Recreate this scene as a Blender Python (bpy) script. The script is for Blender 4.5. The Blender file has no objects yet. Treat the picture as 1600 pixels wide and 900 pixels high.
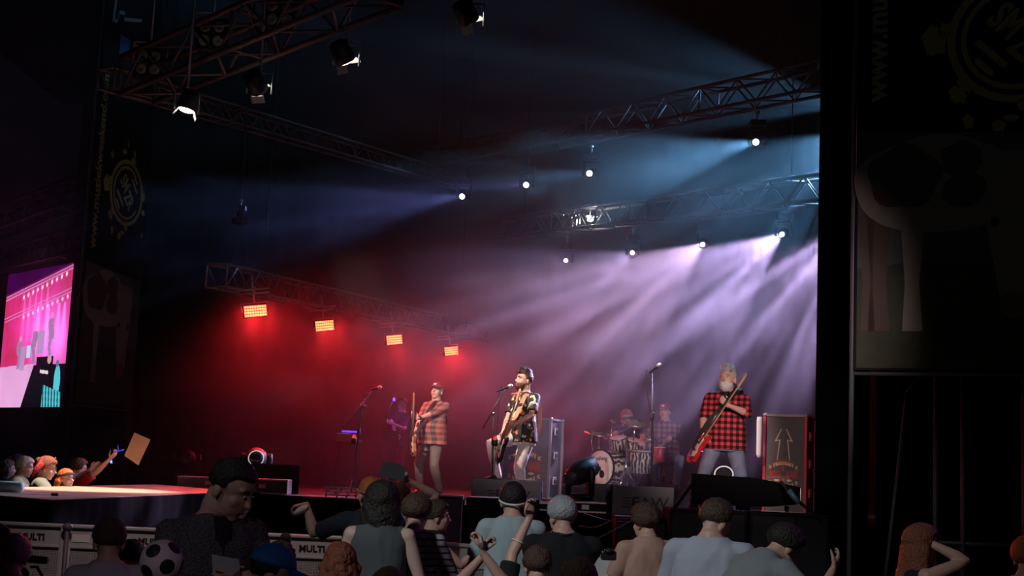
import bpy, bmesh, math, random
from mathutils import Vector, Matrix, Euler, noise
random.seed(7)
S = bpy.context.scene
COL = S.collection
PI = math.pi
R = math.radians

# ------------------------------------------------------------------ camera
F_PX = 2200.0
CAM_H = 1.8
cd = bpy.data.cameras.new('camera')
cd.sensor_width = 36.0
cd.lens = 36.0 * F_PX / 1600.0
cd.clip_end = 300
cam = bpy.data.objects.new('camera', cd)
COL.objects.link(cam)
cam.location = (0, 0, CAM_H)
PITCH, ROLL = R(7.38), R(2.5)
cam.matrix_world = Matrix.Translation((0, 0, CAM_H)) @ Matrix.Rotation(R(90) + PITCH, 4, 'X') @ Matrix.Rotation(ROLL, 4, 'Z')
S.camera = cam
CM = cam.matrix_world.copy()

def P(px, py, Y):
    """world point at depth Y that the photograph shows at px, py"""
    d = CM.to_3x3() @ Vector((px - 800, 450 - py, -F_PX))
    return Vector((0, 0, CAM_H)) + d * (Y / d.y)

def ground(px, Y, z):
    """world point at depth Y and height z seen in column px (near the horizon row)"""
    p = P(px, 740, Y)
    return Vector((p.x + (p.z - z) * 0.0436, Y, z))

# ------------------------------------------------------------------ exposure and world
S.view_settings.view_transform = 'Standard'
S.view_settings.look = 'None'
S.view_settings.gamma = 1.0
S.view_settings.use_curve_mapping = False
S.view_settings.exposure = 0.0
S.cycles.max_bounces = 6
S.cycles.diffuse_bounces = 2
S.cycles.glossy_bounces = 2
S.cycles.transmission_bounces = 3
S.cycles.volume_bounces = 0
S.cycles.transparent_max_bounces = 8
S.cycles.use_denoising = True
S.cycles.sample_clamp_indirect = 3.0
w = bpy.data.worlds.new('night_sky')
S.world = w
w.use_nodes = True
w.node_tree.nodes['Background'].inputs[0].default_value = (0.10, 0.12, 0.2, 1)
w.node_tree.nodes['Background'].inputs[1].default_value = 0.010

# ------------------------------------------------------------------ materials
def mat(name, col, rough=0.6, metal=0.0, emit=None, es=0.0, spec=0.4, nz=0.0, nscale=8.0, bump=0.0):
    m = bpy.data.materials.new(name)
    m.use_nodes = True
    nt = m.node_tree
    b = nt.nodes['Principled BSDF']
    b.inputs['Base Color'].default_value = (*col, 1)
    b.inputs['Roughness'].default_value = rough
    b.inputs['Metallic'].default_value = metal
    b.inputs['Specular IOR Level'].default_value = spec
    if emit:
        b.inputs['Emission Color'].default_value = (*emit, 1)
        b.inputs['Emission Strength'].default_value = es
    if nz or bump:
        tc = nt.nodes.new('ShaderNodeTexCoord')
        n = nt.nodes.new('ShaderNodeTexNoise')
        n.inputs['Scale'].default_value = nscale
        n.inputs['Detail'].default_value = 5
        nt.links.new(tc.outputs['Object'], n.inputs['Vector'])
        if nz:
            mx = nt.nodes.new('ShaderNodeMix'); mx.data_type = 'RGBA'
            mx.inputs[6].default_value = (*[c * (1 - nz) for c in col], 1)
            mx.inputs[7].default_value = (*[min(1, c * (1 + nz)) for c in col], 1)
            nt.links.new(n.outputs['Fac'], mx.inputs[0])
            nt.links.new(mx.outputs[2], b.inputs['Base Color'])
        if bump:
            bp = nt.nodes.new('ShaderNodeBump')
            bp.inputs['Strength'].default_value = bump
            bp.inputs['Distance'].default_value = 0.02
            nt.links.new(n.outputs['Fac'], bp.inputs['Height'])
            nt.links.new(bp.outputs['Normal'], b.inputs['Normal'])
    return m

_mc = {}
def M(name, *a, **k):
    if name not in _mc:
        _mc[name] = mat(name, *a, **k)
    return _mc[name]

M('alu', (0.13, 0.105, 0.11), 0.6, 0.4)
M('black', (0.012, 0.012, 0.013), 0.6)
M('black_gloss', (0.02, 0.02, 0.022), 0.25)
M('velvet', (0.0035, 0.0035, 0.004), 0.95, spec=0.03)
M('drape', (0.02, 0.018, 0.02), 0.95, spec=0.05)
M('chrome', (0.75, 0.75, 0.76), 0.15, 1.0)
M('steel', (0.35, 0.35, 0.36), 0.4, 0.8)

def wood_mat():
    m = bpy.data.materials.new('plywood'); m.use_nodes = True
    nt = m.node_tree; b = nt.nodes['Principled BSDF']
    tc = nt.nodes.new('ShaderNodeTexCoord'); mp = nt.nodes.new('ShaderNodeMapping')
    mp.inputs['Scale'].default_value = (1.5, 9, 1)
    n = nt.nodes.new('ShaderNodeTexNoise'); n.inputs['Scale'].default_value = 3; n.inputs['Detail'].default_value = 7
    cr = nt.nodes.new('ShaderNodeValToRGB')
    cr.color_ramp.elements[0].color = (0.36, 0.23, 0.14, 1); cr.color_ramp.elements[0].position = 0.3
    cr.color_ramp.elements[1].color = (0.56, 0.41, 0.28, 1); cr.color_ramp.elements[1].position = 0.7
    nt.links.new(tc.outputs['Object'], mp.inputs[0]); nt.links.new(mp.outputs[0], n.inputs['Vector'])
    nt.links.new(n.outputs['Fac'], cr.inputs[0]); nt.links.new(cr.outputs[0], b.inputs['Base Color'])
    b.inputs['Roughness'].default_value = 0.5
    _mc['plywood'] = m
wood_mat()

# ------------------------------------------------------------------ lights
def aim(o, a, b, roll=0):
    o.matrix_world = Matrix.Translation(a) @ (Vector(b) - Vector(a)).to_track_quat('-Z', 'Y').to_matrix().to_4x4() @ Matrix.Rotation(roll, 4, 'Z')

def spot(name, a, b, power, col, angle, blend=0.5, size=0.06, gobo=None, parent=None):
    ld = bpy.data.lights.new(name, 'SPOT')
    ld.energy = power; ld.color = col
    ld.spot_size = R(angle); ld.spot_blend = blend; ld.shadow_soft_size = size
    if gobo:
        # a gobo wheel in the lamp: the light is stronger in some directions than in others
        sc, sharp, lo = gobo
        ld.use_nodes = True
        nt = ld.node_tree
        em = nt.nodes['Emission']
        tc = nt.nodes.new('ShaderNodeTexCoord')
        n = nt.nodes.new('ShaderNodeTexNoise'); n.inputs['Scale'].default_value = sc; n.inputs['Detail'].default_value = 1.0
        mr = nt.nodes.new('ShaderNodeMapRange')
        mr.inputs['From Min'].default_value = 0.55 - sharp; mr.inputs['From Max'].default_value = 0.55 + sharp
        mr.inputs['To Min'].default_value = lo; mr.inputs['To Max'].default_value = 1.6
        nt.links.new(tc.outputs['Normal'], n.inputs['Vector'])
        nt.links.new(n.outputs['Fac'], mr.inputs['Value'])
        nt.links.new(mr.outputs[0], em.inputs['Strength'])
    o = bpy.data.objects.new(name, ld)
    COL.objects.link(o)
    aim(o, a, b)
    return o

def area(name, a, b, power, col, sx, sy, spread=180):
    ld = bpy.data.lights.new(name, 'AREA')
    ld.energy = power; ld.color = col; ld.shape = 'RECTANGLE'; ld.size = sx; ld.size_y = sy
    ld.spread = R(spread)
    o = bpy.data.objects.new(name, ld); COL.objects.link(o)
    aim(o, a, b)
    return o

BLUE = (0.20, 0.55, 1.0); BLUEV = (0.26, 0.34, 1.0); LAV = (0.66, 0.48, 0.94); PINKW = (0.92, 0.60, 1.0); RED = (1.0, 0.02, 0.025)
# moving heads: (lens pixel, depth, aim pixel, aim depth, power, colour, cone, gobo)
HEADS = [
    ((722, 307), 27.0, (380, 366), 21.0, 2200, BLUEV, 15, (14, .06, .05)),
    ((822, 289), 25.5, (560, 318), 20.0, 700, BLUEV, 13, (12, .07, .1)),
    ((921, 271), 24.0, (700, 300), 20.0, 700, BLUE, 15, (12, .07, .1)),
    ((1181, 222), 22.0, (960, 268), 20.0, 4500, BLUE, 25, (8, .10, .12)),
    ((884, 407), 29.0, (760, 450), 22.0, 160, LAV, 20, (12, .12, .3)),
    ((988, 395), 27.0, (860, 460), 23.0, 1400, LAV, 22, (9, .08, .08)),
    ((1098, 382), 26.0, (850, 560), 21.5, 5200, PINKW, 32, (15, .05, .015)),
    ((1222, 366), 24.5, (960, 560), 20.6, 9500, LAV, 34, (15, .05, .02)),
    ((1322, 352), 23.8, (1150, 560), 21.0, 10500, LAV, 38, (13, .06, .04)),
    ((1322, 165), 23.5, (900, 105), 24.0, 1500, BLUE, 44, (5, .15, .25)),  # unseen light added for blue haze above the top truss, no fixture
    ((1335, 205), 22.5, (1220, 300), 21.5, 3400, BLUE, 50, (6, .12, .25)),
]
for i, (lp, ly, ap, ay, pw, c, ang, gb) in enumerate(HEADS):
    a = P(*lp, ly); b = P(*ap, ay)
    spot('moving_head_beam', a + (b - a).normalized() * 0.05, b, pw, c, ang, 0.35, 0.05, gb)
# front key lights carried by the front truss: (lens pixel, depth, aim pixel, aim depth, power, cone, colour)
WARM = (1.0, 0.78, 0.70)
KEYS = [((291, 172), 16.9, (120, 745), 16.6, 3200, 34, (1.0, .74, .60)), ((405, 140), 16.5, (672, 660), 22.5, 3000, 13, WARM), ((541, 96), 16.0, (812, 660), 18.9, 2400, 13, WARM), ((735, 33), 15.5, (1080, 680), 19.5, 3500, 26, (1.0, .70, .66))]
for lp, ly, ap, ay, pw, cone, kc in KEYS:
    a = P(*lp, ly); b = P(*ap, ay)
    spot('key_light', a + (b - a).normalized() * .22, b, pw, kc, cone, 0.6, 0.10)
# unseen spots added to brighten the crowd and the barriers
spot('crowd_light', Vector((-5.5, 1.0, 7.5)), P(1040, 850, 9.8), 2100, (0.86, 0.95, 1.0), 25, .9, .3)
spot('barrier_light', Vector((-2.0, 7.6, 7.0)), P(330, 875, 12.0), 560, (1.0, 0.76, 0.80), 34, .9, .3)
spot('audience_purple', Vector((7.5, 12.5, 6.5)), P(1150, 850, 8.8), 110, (0.75, 0.12, 0.9), 48, .8, .2)
spot('audience_rose', Vector((5.5, 14.5, 6.0)), P(290, 830, 6.2), 160, (0.9, 0.5, 0.75), 40, .8, .2)
# unseen spots added behind the audience to brighten the band and stage gear
for (fx, ap, ay, pw, cone) in ((2.5, (1130, 665), 17.0, 9000, 6.5), (2.0, (812, 668), 18.9, 4500, 6.0), (1.5, (674, 670), 22.6, 1800, 5.0), (3.0, (985, 700), 23.3, 7500, 7.5), (-2.0, (1218, 725), 18.6, 6000, 5.0), (1.0, (830, 730), 21.5, 1800, 5.0), (3.5, (1020, 775), 16.6, 1100, 8.0)):
    spot('follow_spot', Vector((fx, -9.0, 6.5)), P(*ap, ay), pw, (1.0, 0.74, 0.74), cone, .7, .08)
# thin cold shafts crossing the dark left side, from a small scanner on the left
for (ap, bp, pw) in (((362, 346), (240, 347), 26), ((362, 347), (240, 368), 20), ((361, 349), (275, 390), 24), ((354, 378), (285, 402), 14), ((353, 391), (270, 409), 18), ((348, 410), (238, 430), 16)):
    a = P(*ap, 21.0); b = P(*bp, 20.4)
    spot('scanner_beam', a, b, pw, (.35, .45, 1.0), 3.2, .8, .01)
spot('left_crowd_light', Vector((-1.5, -4.0, 6.0)), P(190, 950, 6.2), 300, (1.0, 0.82, 0.95), 10.5, .9, .3)  # unseen spot added to brighten the football hat and its neighbours
spot('banner_spill', Vector((1.0, 3.0, 7.0)), P(1500, 160, 12.8), 42, (1.0, 0.96, 0.85), 50, .9, .3)  # added fill lamp so the right banner print shows
spot('tower_spill', Vector((1.5, 6.0, 5.0)), P(175, 300, 22.8), 110, (1.0, 0.95, 0.85), 24, .9, .3)  # added fill lamp so the left banner logo shows
# ------------------------------------------------------------------ mesh helpers
class MB:
    def __init__(s): s.v = []; s.f = []; s.mi = []; s.sm = []
    def add(s, v, f, mi=0, smooth=False, mx=None):
        n = len(s.v)
        s.v += [Vector(p) if mx is None else mx @ Vector(p) for p in v]
        s.f += [tuple(i + n for i in q) for q in f]
        s.mi += [mi] * len(f); s.sm += [smooth] * len(f)
        return s
    def box(s, c, d, mx=None, mi=0, bev=0.0):
        x, y, z = [k / 2 for k in d]; c = Vector(c)
        if bev <= 0:
            v = [c + Vector((a * x, b * y, e * z)) for a in (-1, 1) for b in (-1, 1) for e in (-1, 1)]
            f = [(0, 1, 3, 2), (4, 6, 7, 5), (0, 4, 5, 1), (2, 3, 7, 6), (0, 2, 6, 4), (1, 5, 7, 3)]
            return s.add(v, f, mi, False, mx)
        bm = bmesh.new()
        bmesh.ops.create_cube(bm, size=1, matrix=Matrix.Translation(c) @ Matrix.Diagonal((d[0], d[1], d[2], 1)))
        bmesh.ops.bevel(bm, geom=bm.edges[:], offset=min(bev, min(d) * .45), segments=2, affect='EDGES', profile=0.5)
        bm.verts.index_update()
        s.add([v.co.copy() for v in bm.verts], [tuple(v.index for v in f.verts) for f in bm.faces], mi, False, mx)
        bm.free(); return s
    def tube(s, pts, r, n=8, mi=0, mx=None, caps=True, smooth=True, sq=1.0):
        pts = [Vector(p) for p in pts]
        rs = r if isinstance(r, (list, tuple)) else [r] * len(pts)
        v = []; f = []
        up = None
        for i, p in enumerate(pts):
            t = (pts[min(i + 1, len(pts) - 1)] - pts[max(i - 1, 0)]).normalized()
            if up is None:
                up = Vector((0, 0, 1)) if abs(t.z) < 0.9 else Vector((1, 0, 0))
            a = t.cross(up)
            if a.length < 1e-6: a = t.orthogonal()
            a.normalize(); b = a.cross(t).normalized(); up = b
            for k in range(n):
                th = 2 * PI * k / n
                v.append(p + a * math.cos(th) * rs[i] + b * math.sin(th) * rs[i] * sq)
        for i in range(len(pts) - 1):
            for k in range(n):
                f.append((i * n + k, i * n + (k + 1) % n, (i + 1) * n + (k + 1) % n, (i + 1) * n + k))
        if caps:
            f.append(tuple(range(n - 1, -1, -1))); f.append(tuple((len(pts) - 1) * n + k for k in range(n)))
        return s.add(v, f, mi, smooth, mx)
    def lathe(s, prof, n=20, mi=0, mx=None, smooth=True):
        v = []; f = []
        for (r, z) in prof:
            for k in range(n):
                th = 2 * PI * k / n
                v.append((r * math.cos(th), r * math.sin(th), z))
        for i in range(len(prof) - 1):
            for k in range(n):
                f.append((i * n + k, i * n + (k + 1) % n, (i + 1) * n + (k + 1) % n, (i + 1) * n + k))
        f.append(tuple(range(n - 1, -1, -1))); f.append(tuple((len(prof) - 1) * n + k for k in range(n)))
        return s.add(v, f, mi, smooth, mx)
    def prism(s, poly, z0, z1, mx=None, mi=0):
        n = len(poly)
        v = [(x, y, z0) for x, y in poly] + [(x, y, z1) for x, y in poly]
        f = [tuple(range(n - 1, -1, -1)), tuple(range(n, 2 * n))]
        f += [(k, (k + 1) % n, (k + 1) % n + n, k + n) for k in range(n)]
        return s.add(v, f, mi, False, mx)
    def loft(s, rings, mi=0, mx=None, smooth=True):
        """rings: lists of equal length points, closed and capped"""
        n = len(rings[0]); v = [p for r in rings for p in r]; f = []
        for i in range(len(rings) - 1):
            for k in range(n):
                f.append((i * n + k, i * n + (k + 1) % n, (i + 1) * n + (k + 1) % n, (i + 1) * n + k))
        f.append(tuple(range(n - 1, -1, -1))); f.append(tuple((len(rings) - 1) * n + k for k in range(n)))
        return s.add(v, f, mi, smooth, mx)
    def ball(s, c, r, mx=None, mi=0, nu=14, nv=9):
        rx, ry, rz = (r, r, r) if not isinstance(r, (list, tuple)) else r
        c = Vector(c); v = [c + Vector((0, 0, -rz))]; f = []
        for j in range(1, nv):
            ph = -PI / 2 + PI * j / nv
            for k in range(nu):
                th = 2 * PI * k / nu
                v.append(c + Vector((rx * math.cos(ph) * math.cos(th), ry * math.cos(ph) * math.sin(th), rz * math.sin(ph))))
        v.append(c + Vector((0, 0, rz))); L = len(v) - 1
        for k in range(nu):
            f.append((0, 1 + (k + 1) % nu, 1 + k))
            f.append((L, L - nu + k, L - nu + (k + 1) % nu))
        for j in range(nv - 2):
            for k in range(nu):
                a = 1 + j * nu
                f.append((a + k, a + (k + 1) % nu, a + nu + (k + 1) % nu, a + nu + k))
        return s.add(v, f, mi, True, mx)
    def mesh(s, name, mats):
        me = bpy.data.meshes.new(name)
        me.from_pydata([tuple(p) for p in s.v], [], s.f)
        me.polygons.foreach_set('material_index', s.mi)
        me.polygons.foreach_set('use_smooth', s.sm)
        for m in (mats if isinstance(mats, (list, tuple)) else [mats]):
            me.materials.append(_mc[m] if isinstance(m, str) else m)
        bm = bmesh.new(); bm.from_mesh(me)
        bmesh.ops.recalc_face_normals(bm, faces=bm.faces[:]); bm.to_mesh(me); bm.free()
        me.update(); return me
    def build(s, name, mats, parent=None):
        o = bpy.data.objects.new(name, s.mesh(name, mats))
        COL.objects.link(o)
        if parent is not None: o.parent = parent
        return o

def tag(o, label=None, cat=None, group=None, kind=None):
    if label: o['label'] = label
    if cat: o['category'] = cat
    if group: o['group'] = group
    if kind: o['kind'] = kind
    return o

def empty(name, label, cat, loc=(0, 0, 0), rz=0.0, group=None, mx=None):
    o = bpy.data.objects.new(name, None); COL.objects.link(o)
    if mx is not None: o.matrix_world = mx
    else:
        o.location = loc; o.rotation_euler = (0, 0, rz)
    o.empty_display_size = 0.1
    return tag(o, label, cat, group)

def copy_tree(o, parent=None):
    c = o.copy(); COL.objects.link(c); c.parent = parent
    for ch in list(o.children): copy_tree(ch, c)
    return c

def seg(a, b):
    a = Vector(a); b = Vector(b)
    return [a, b]

_fonts = {}
def text_obj(name, txt, size, material, parent, mx, sx=1.0, off=0.0, ext=0.002, align='CENTER', label=None):
    cu = bpy.data.curves.new(name, 'FONT'); cu.body = txt; cu.size = size
    cu.align_x = align; cu.align_y = 'CENTER'; cu.offset = off; cu.extrude = ext
    cu.resolution_u = 3
    t = bpy.data.objects.new(name + '_tmp', cu); COL.objects.link(t)
    dg = bpy.context.evaluated_depsgraph_get()
    me = bpy.data.meshes.new_from_object(t.evaluated_get(dg))
    bpy.data.objects.remove(t)
    me.name = name
    me.transform(Matrix(mx) @ Matrix.Diagonal((sx, 1, 1, 1)))
    me.materials.clear(); me.materials.append(_mc[material] if isinstance(material, str) else material)
    o = bpy.data.objects.new(name, me); COL.objects.link(o)
    if parent is not None: o.parent = parent
    if label: o['label'] = label
    return o

def frame(a, xdir, up=(0, 0, 1)):
    """matrix at a, x along xdir, z close to up"""
    x = Vector(xdir).normalized(); u = Vector(up)
    y = u.cross(x).normalized(); z = x.cross(y).normalized()
    return Matrix(((x.x, y.x, z.x, a[0]), (x.y, y.y, z.y, a[1]), (x.z, y.z, z.z, a[2]), (0, 0, 0, 1)))

# ------------------------------------------------------------------ the setting
DECK = 1.35
ROT = R(-15)                      # the stage is turned a little against the camera
U = Vector((math.cos(ROT), math.sin(ROT), 0)); V = Vector((-math.sin(ROT), math.cos(ROT), 0))

def flat(name, pts, z0, z1, m, parent=None):
    b = MB(); b.prism([(p[0], p[1]) for p in pts], z0, z1)
    return b.build(name, m, parent)

M('tarmac', (0.03, 0.03, 0.032), 0.9, nz=0.3, nscale=3)
tag(flat('floor', [(-60, -5), (60, -5), (60, 60), (-60, 60)], -0.1, 0.0, 'tarmac'), kind='structure')
# stage deck: black boards
stage_pts = [P(405, 772, 18.8), P(640, 772, 18.2), P(850, 790, 17.2), P(1290, 806, 16.3), Vector((9, 15, 0)), Vector((11, 33, 0)), Vector((-9, 40, 0)), P(200, 740, 26)]
M('deck_black', (0.009, 0.008, 0.0085), 0.85, spec=.15, nz=0.3, nscale=4)
M('skirt', (0.0035, 0.0035, 0.004), 0.9, spec=0.03)
tag(flat('floor_stage', stage_pts, DECK - 0.06, DECK, 'deck_black'), kind='structure')
fs = [(p.x, p.y) for p in stage_pts[:5]]
b = MB()
for i in range(len(fs) - 1):
    x0, y0 = fs[i]; x1, y1 = fs[i + 1]; n = 14
    for k in range(n):
        t0, t1 = k / n, (k + 1) / n
        q = [(x0 + (x1 - x0) * t, y0 + (y1 - y0) * t) for t in (t0, (t0 + t1) / 2, t1)]
        bb = [(q[0][0], q[0][1] + .12), (q[1][0], q[1][1] + .08), (q[2][0], q[2][1] + .12)]
        b.prism(bb + [(q[2][0], q[2][1] + .18), (q[0][0], q[0][1] + .18)], 0, DECK - .06)
tag(b.build('wall_stage_front', 'skirt'), kind='structure')

# drapes: folded cloth walls
def drape(name, a, b_, z0, z1, m, fold=0.12, pitch=0.35, kind='structure', ang=0):
    a = Vector((a[0], a[1], 0)); b2 = Vector((b_[0], b_[1], 0)); L = (b2 - a).length
    t = (b2 - a).normalized(); nrm = Vector((t.y, -t.x, 0))
    n = max(6, int(L / pitch * 8)); mb = MB(); top = []; bot = []; tb = []; bb = []
    rnd = random.Random(hash(name) % 99)
    for i in range(n + 1):
        s_ = L * i / n
        o = fold * (0.5 + 0.5 * math.sin(2 * PI * s_ / pitch + 1.3 * math.sin(s_ * .9))) * (0.6 + .4 * math.sin(s_ * .37))
        p = a + t * s_ + nrm * o; q = p - nrm * 0.03
        bot.append((p.x, p.y, z0)); top.append((p.x, p.y, z1)); tb.append((q.x, q.y, z1)); bb.append((q.x, q.y, z0))
    v = bot + top + tb + bb; N = n + 1; f = []
    for i in range(n):
        for k in range(4):
            A = k * N; B = ((k + 1) % 4) * N
            f.append((A + i, A + i + 1, B + i + 1, B + i))
    f.append((0, N, 2 * N, 3 * N)); f.append((n, N + n, 2 * N + n, 3 * N + n))
    mb.add(v, f, 0, True)
    o = mb.build(name, m)
    if kind: tag(o, kind=kind)
    return o
import zlib
hash = lambda s: zlib.crc32(s.encode())
drape('wall_back', (-13, 41), (13, 34.5), 0, 14, 'drape', .08, .6)
drape('wall_left', (-7.7, 26), (-11.5, 40.5), 0, 14, 'drape')
c0 = P(1278, 450, 16.6)
drape('wall_right', (c0.x, 16.6), (c0.x + 0.5, 16.1), 0, 12, 'velvet', 0.05)
drape('wall_right_front', (c0.x + 0.45, 15.6), (11, 14.0), 0, 12, 'velvet', 0.06)
M('roof_skin', (0.012, 0.012, 0.014), 0.9)
b = MB(); b.box((0, 27, 11.6), (26, 24, 0.08)); tag(b.build('ceiling', 'roof_skin'), kind='structure')

# haze that fills the stage house: thinner near the floor, drifting in soft clumps
def haze(name, lo, hi, dens, aniso, col):
    b = MB(); c = [(lo[i] + hi[i]) / 2 for i in range(3)]; d = [hi[i] - lo[i] for i in range(3)]
    b.box(c, d)
    m = bpy.data.materials.new(name); m.use_nodes = True; nt = m.node_tree; nt.nodes.clear()
    out = nt.nodes.new('ShaderNodeOutputMaterial')
    vs = nt.nodes.new('ShaderNodeVolumeScatter')
    vs.inputs['Anisotropy'].default_value = aniso
    vs.inputs['Color'].default_value = (*col, 1)
    tc = nt.nodes.new('ShaderNodeTexCoord'); sp = nt.nodes.new('ShaderNodeSeparateXYZ'); nt.links.new(tc.outputs['Object'], sp.inputs[0])
    mr = nt.nodes.new('ShaderNodeMapRange'); mr.interpolation_type = 'SMOOTHSTEP'
    mr.inputs['From Min'].default_value = 1.2; mr.inputs['From Max'].default_value = 5.2
    mr.inputs['To Min'].default_value = dens * HAZE_LOW; mr.inputs['To Max'].default_value = dens
    nt.links.new(sp.outputs['Z'], mr.inputs['Value'])
    mp = nt.nodes.new('ShaderNodeMapping'); mp.inputs['Rotation'].default_value = (0, .5, .3); mp.inputs['Scale'].default_value = (.45, .45, .9)
    n = nt.nodes.new('ShaderNodeTexNoise'); n.inputs['Scale'].default_value = 1.0; n.inputs['Detail'].default_value = 2.0
    nt.links.new(tc.outputs['Object'], mp.inputs[0]); nt.links.new(mp.outputs[0], n.inputs['Vector'])
    nr = nt.nodes.new('ShaderNodeMapRange'); nr.inputs['From Min'].default_value = .35; nr.inputs['From Max'].default_value = .65
    nr.inputs['To Min'].default_value = .45; nr.inputs['To Max'].default_value = 1.55
    nt.links.new(n.outputs['Fac'], nr.inputs['Value'])
    mu = nt.nodes.new('ShaderNodeMath'); mu.operation = 'MULTIPLY'; nt.links.new(mr.outputs[0], mu.inputs[0]); nt.links.new(nr.outputs[0], mu.inputs[1])
    nt.links.new(mu.outputs[0], vs.inputs['Density'])
    nt.links.new(vs.outputs[0], out.inputs['Volume'])
    o = b.build(name, m); tag(o, 'lit haze hanging in soft clumps under the stage roof', 'haze', kind='stuff')
    return o
HAZE_LOW = 0.22
S.cycles.volume_step_rate = 1.0
S.cycles.volume_max_steps = 256
haze('haze', (-10.3, 19.4, DECK + 0.005), (11.5, 33.4, 11.4), 0.025, 0.35, (0.95, 0.95, 1.0))
# ------------------------------------------------------------------ trusses
def truss(label, A, B, side, name='lighting_truss', matn='alu', bays=None, drop=True, ch_r=None, roll=0.0):
    A = Vector(A); B = Vector(B); L = (B - A).length
    mx = frame(A, B - A) @ Matrix.Rotation(roll, 4, 'X')
    root = empty(name, label, 'truss', mx=mx)
    r = ch_r or side * 0.075; h = side / 2
    cor = [(h, h), (-h, h), (-h, -h), (h, -h)]
    for (y, z) in cor:
        MB().tube([(0, y, z), (L, y, z)], r, 8).build('chord', matn, root)
    bays = bays or max(4, int(L / (side * 1.05)))
    st = L / bays; b = MB(); r2 = r * 0.5
    for i in range(bays):
        x0, x1 = i * st, (i + 1) * st; xm = (x0 + x1) / 2
        for k in range(4):
            (y0, z0), (y1, z1) = cor[k], cor[(k + 1) % 4]
            p, q = ((y0, z0), (y1, z1)) if (i + k) % 2 == 0 else ((y1, z1), (y0, z0))
            b.tube([(x0, *p), (x1, *q)], r2, 5)
    b.build('bracing', matn, root)
    for x in [0, L] + [L * k / max(1, round(L / 3)) for k in range(1, max(1, round(L / 3)))]:
        e = MB()
        for k in range(4):
            (y0, z0), (y1, z1) = cor[k], cor[(k + 1) % 4]
            e.tube([(x, y0, z0), (x, y1, z1)], r2 * 1.2, 5)
        e.build('end_frame', matn, root)
    if drop:
        mi = mx.inverted(); up = (mi.to_3x3() @ Vector((0, 0, 1)))
        for t in (0.12, 0.88):
            base = Vector((L * t, 0, 0)) + up * h
            top = 11.5 - (mx @ base).z
            c = MB()
            if top > 0.1:
                c.tube([base, base + up * top], 0.010, 5); c.build('hanging_chain', 'black', root)
    return root
truss('aluminium truss sloping over the red lamp panels', P(338, 430, 20.4), P(752, 520, 32.0), 0.33)
truss('long upper truss crossing from the left banner down to the middle', P(166, 122, 18.5), P(728, 288, 29.5), 0.27)
truss('uppermost truss over the blue beams, running up to the right curtain', P(662, 254, 31), P(1330, 112, 20.5), 0.42)
truss('middle truss above the row of lavender beams, with work lamps on it', P(772, 360, 31), P(1330, 290, 20.8), 0.40)
truss('large dark front truss with four-lamp blinders at the top left', P(215, 125, 18.5), P(600, -35, 15.0), 0.52)
truss('faint truss reaching past the top of the video screen', P(-60, 428, 36), P(140, 375, 29), 0.5, drop=False)
truss('very dark truss high above the video screen', P(-60, 370, 34), P(150, 290, 28), 0.5, drop=False)

# ------------------------------------------------------------------ moving head fixtures
M('lens_glow', (1, 1, 1), 0.3, emit=(0.85, 0.92, 1.0), es=14.0)
M('lens_glow_pink', (1, 1, 1), 0.3, emit=(1.0, 0.86, 0.95), es=10.0)
M('lens_dark', (0.03, 0.03, 0.04), 0.08, spec=0.8)
M('fixture', (0.007, 0.007, 0.008), 0.55)
def moving_head(label, pos, target, glow='lens_glow', s=1.0, hang=True, group=None, lens_r=0.055):
    """pos = lens centre; the head points at the target; yoke and base above (hanging) or below"""
    pos = Vector(pos); d = (Vector(target) - pos).normalized()
    piv = pos - d * 0.20 * s
    sg = 1 if hang else -1
    base = piv + Vector((0, 0, sg * 0.34 * s))
    root = empty('moving_head', label, 'stage light', loc=base, group=group)
    I = Matrix.Translation(-base)
    hm = I @ Matrix.Translation(pos) @ d.to_track_quat('Z', 'Y').to_matrix().to_4x4()
    h = MB()
    h.lathe([(0.075 * s, -0.42 * s), (0.11 * s, -0.40 * s), (0.125 * s, -0.25 * s), (0.115 * s, -0.12 * s), (0.085 * s, -0.03 * s), (0.078 * s, 0.0)], 20, 0, hm)
    head = h.build('lamp_head', 'fixture', root)
    MB().lathe([(lens_r * s, 0.0), (lens_r * s, 0.012 * s), (lens_r * s * .6, 0.02 * s)], 20, 0, hm).build('lens', glow, head)
    y = MB(); ax = d.cross(Vector((0, 0, 1)))
    ax = ax.normalized() if ax.length > .05 else Vector((1, 0, 0))
    for k in (-1, 1):
        p = I @ (piv + ax * k * 0.145 * s); q = p + Vector((0, 0, sg * 0.24 * s))
        y.tube([p - Vector((0, 0, sg * .06 * s)), p, q], [0.03 * s, 0.04 * s, 0.03 * s], 8)
    y.tube([I @ (piv + ax * 0.15 * s + Vector((0, 0, sg * 0.25 * s))), I @ (piv - ax * 0.15 * s + Vector((0, 0, sg * 0.25 * s)))], 0.035 * s, 8)
    y.build('yoke', 'fixture', root)
    MB().box((0, 0, 0.0), (0.30 * s, 0.26 * s, 0.14 * s), bev=0.02 * s).build('base', 'fixture', root)
    if hang:
        c = MB(); c.tube([(0, 0, 0.05 * s), (0, 0, 0.22 * s)], 0.02, 6); c.tube([(0, -.03, 0.22 * s), (0, .03, .22 * s)], 0.035, 8)
        c.build('clamp', 'steel', root)
    return root
names = ['leftmost blue moving head, on the upper row by the truss joint', 'small blue moving head, second along the upper row', 'blue moving head above the lit work lamps, third of the upper row',
         'brightest blue moving head high up near the right curtain', 'faintest lavender moving head at the far end of the lower row', 'lavender moving head throwing a smoky puff, second of the lower row',
         'pinkish moving head with a wide fan of rays, third of the lower row', 'lavender moving head closest to the curtain on the lower row', None, None]
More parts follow.
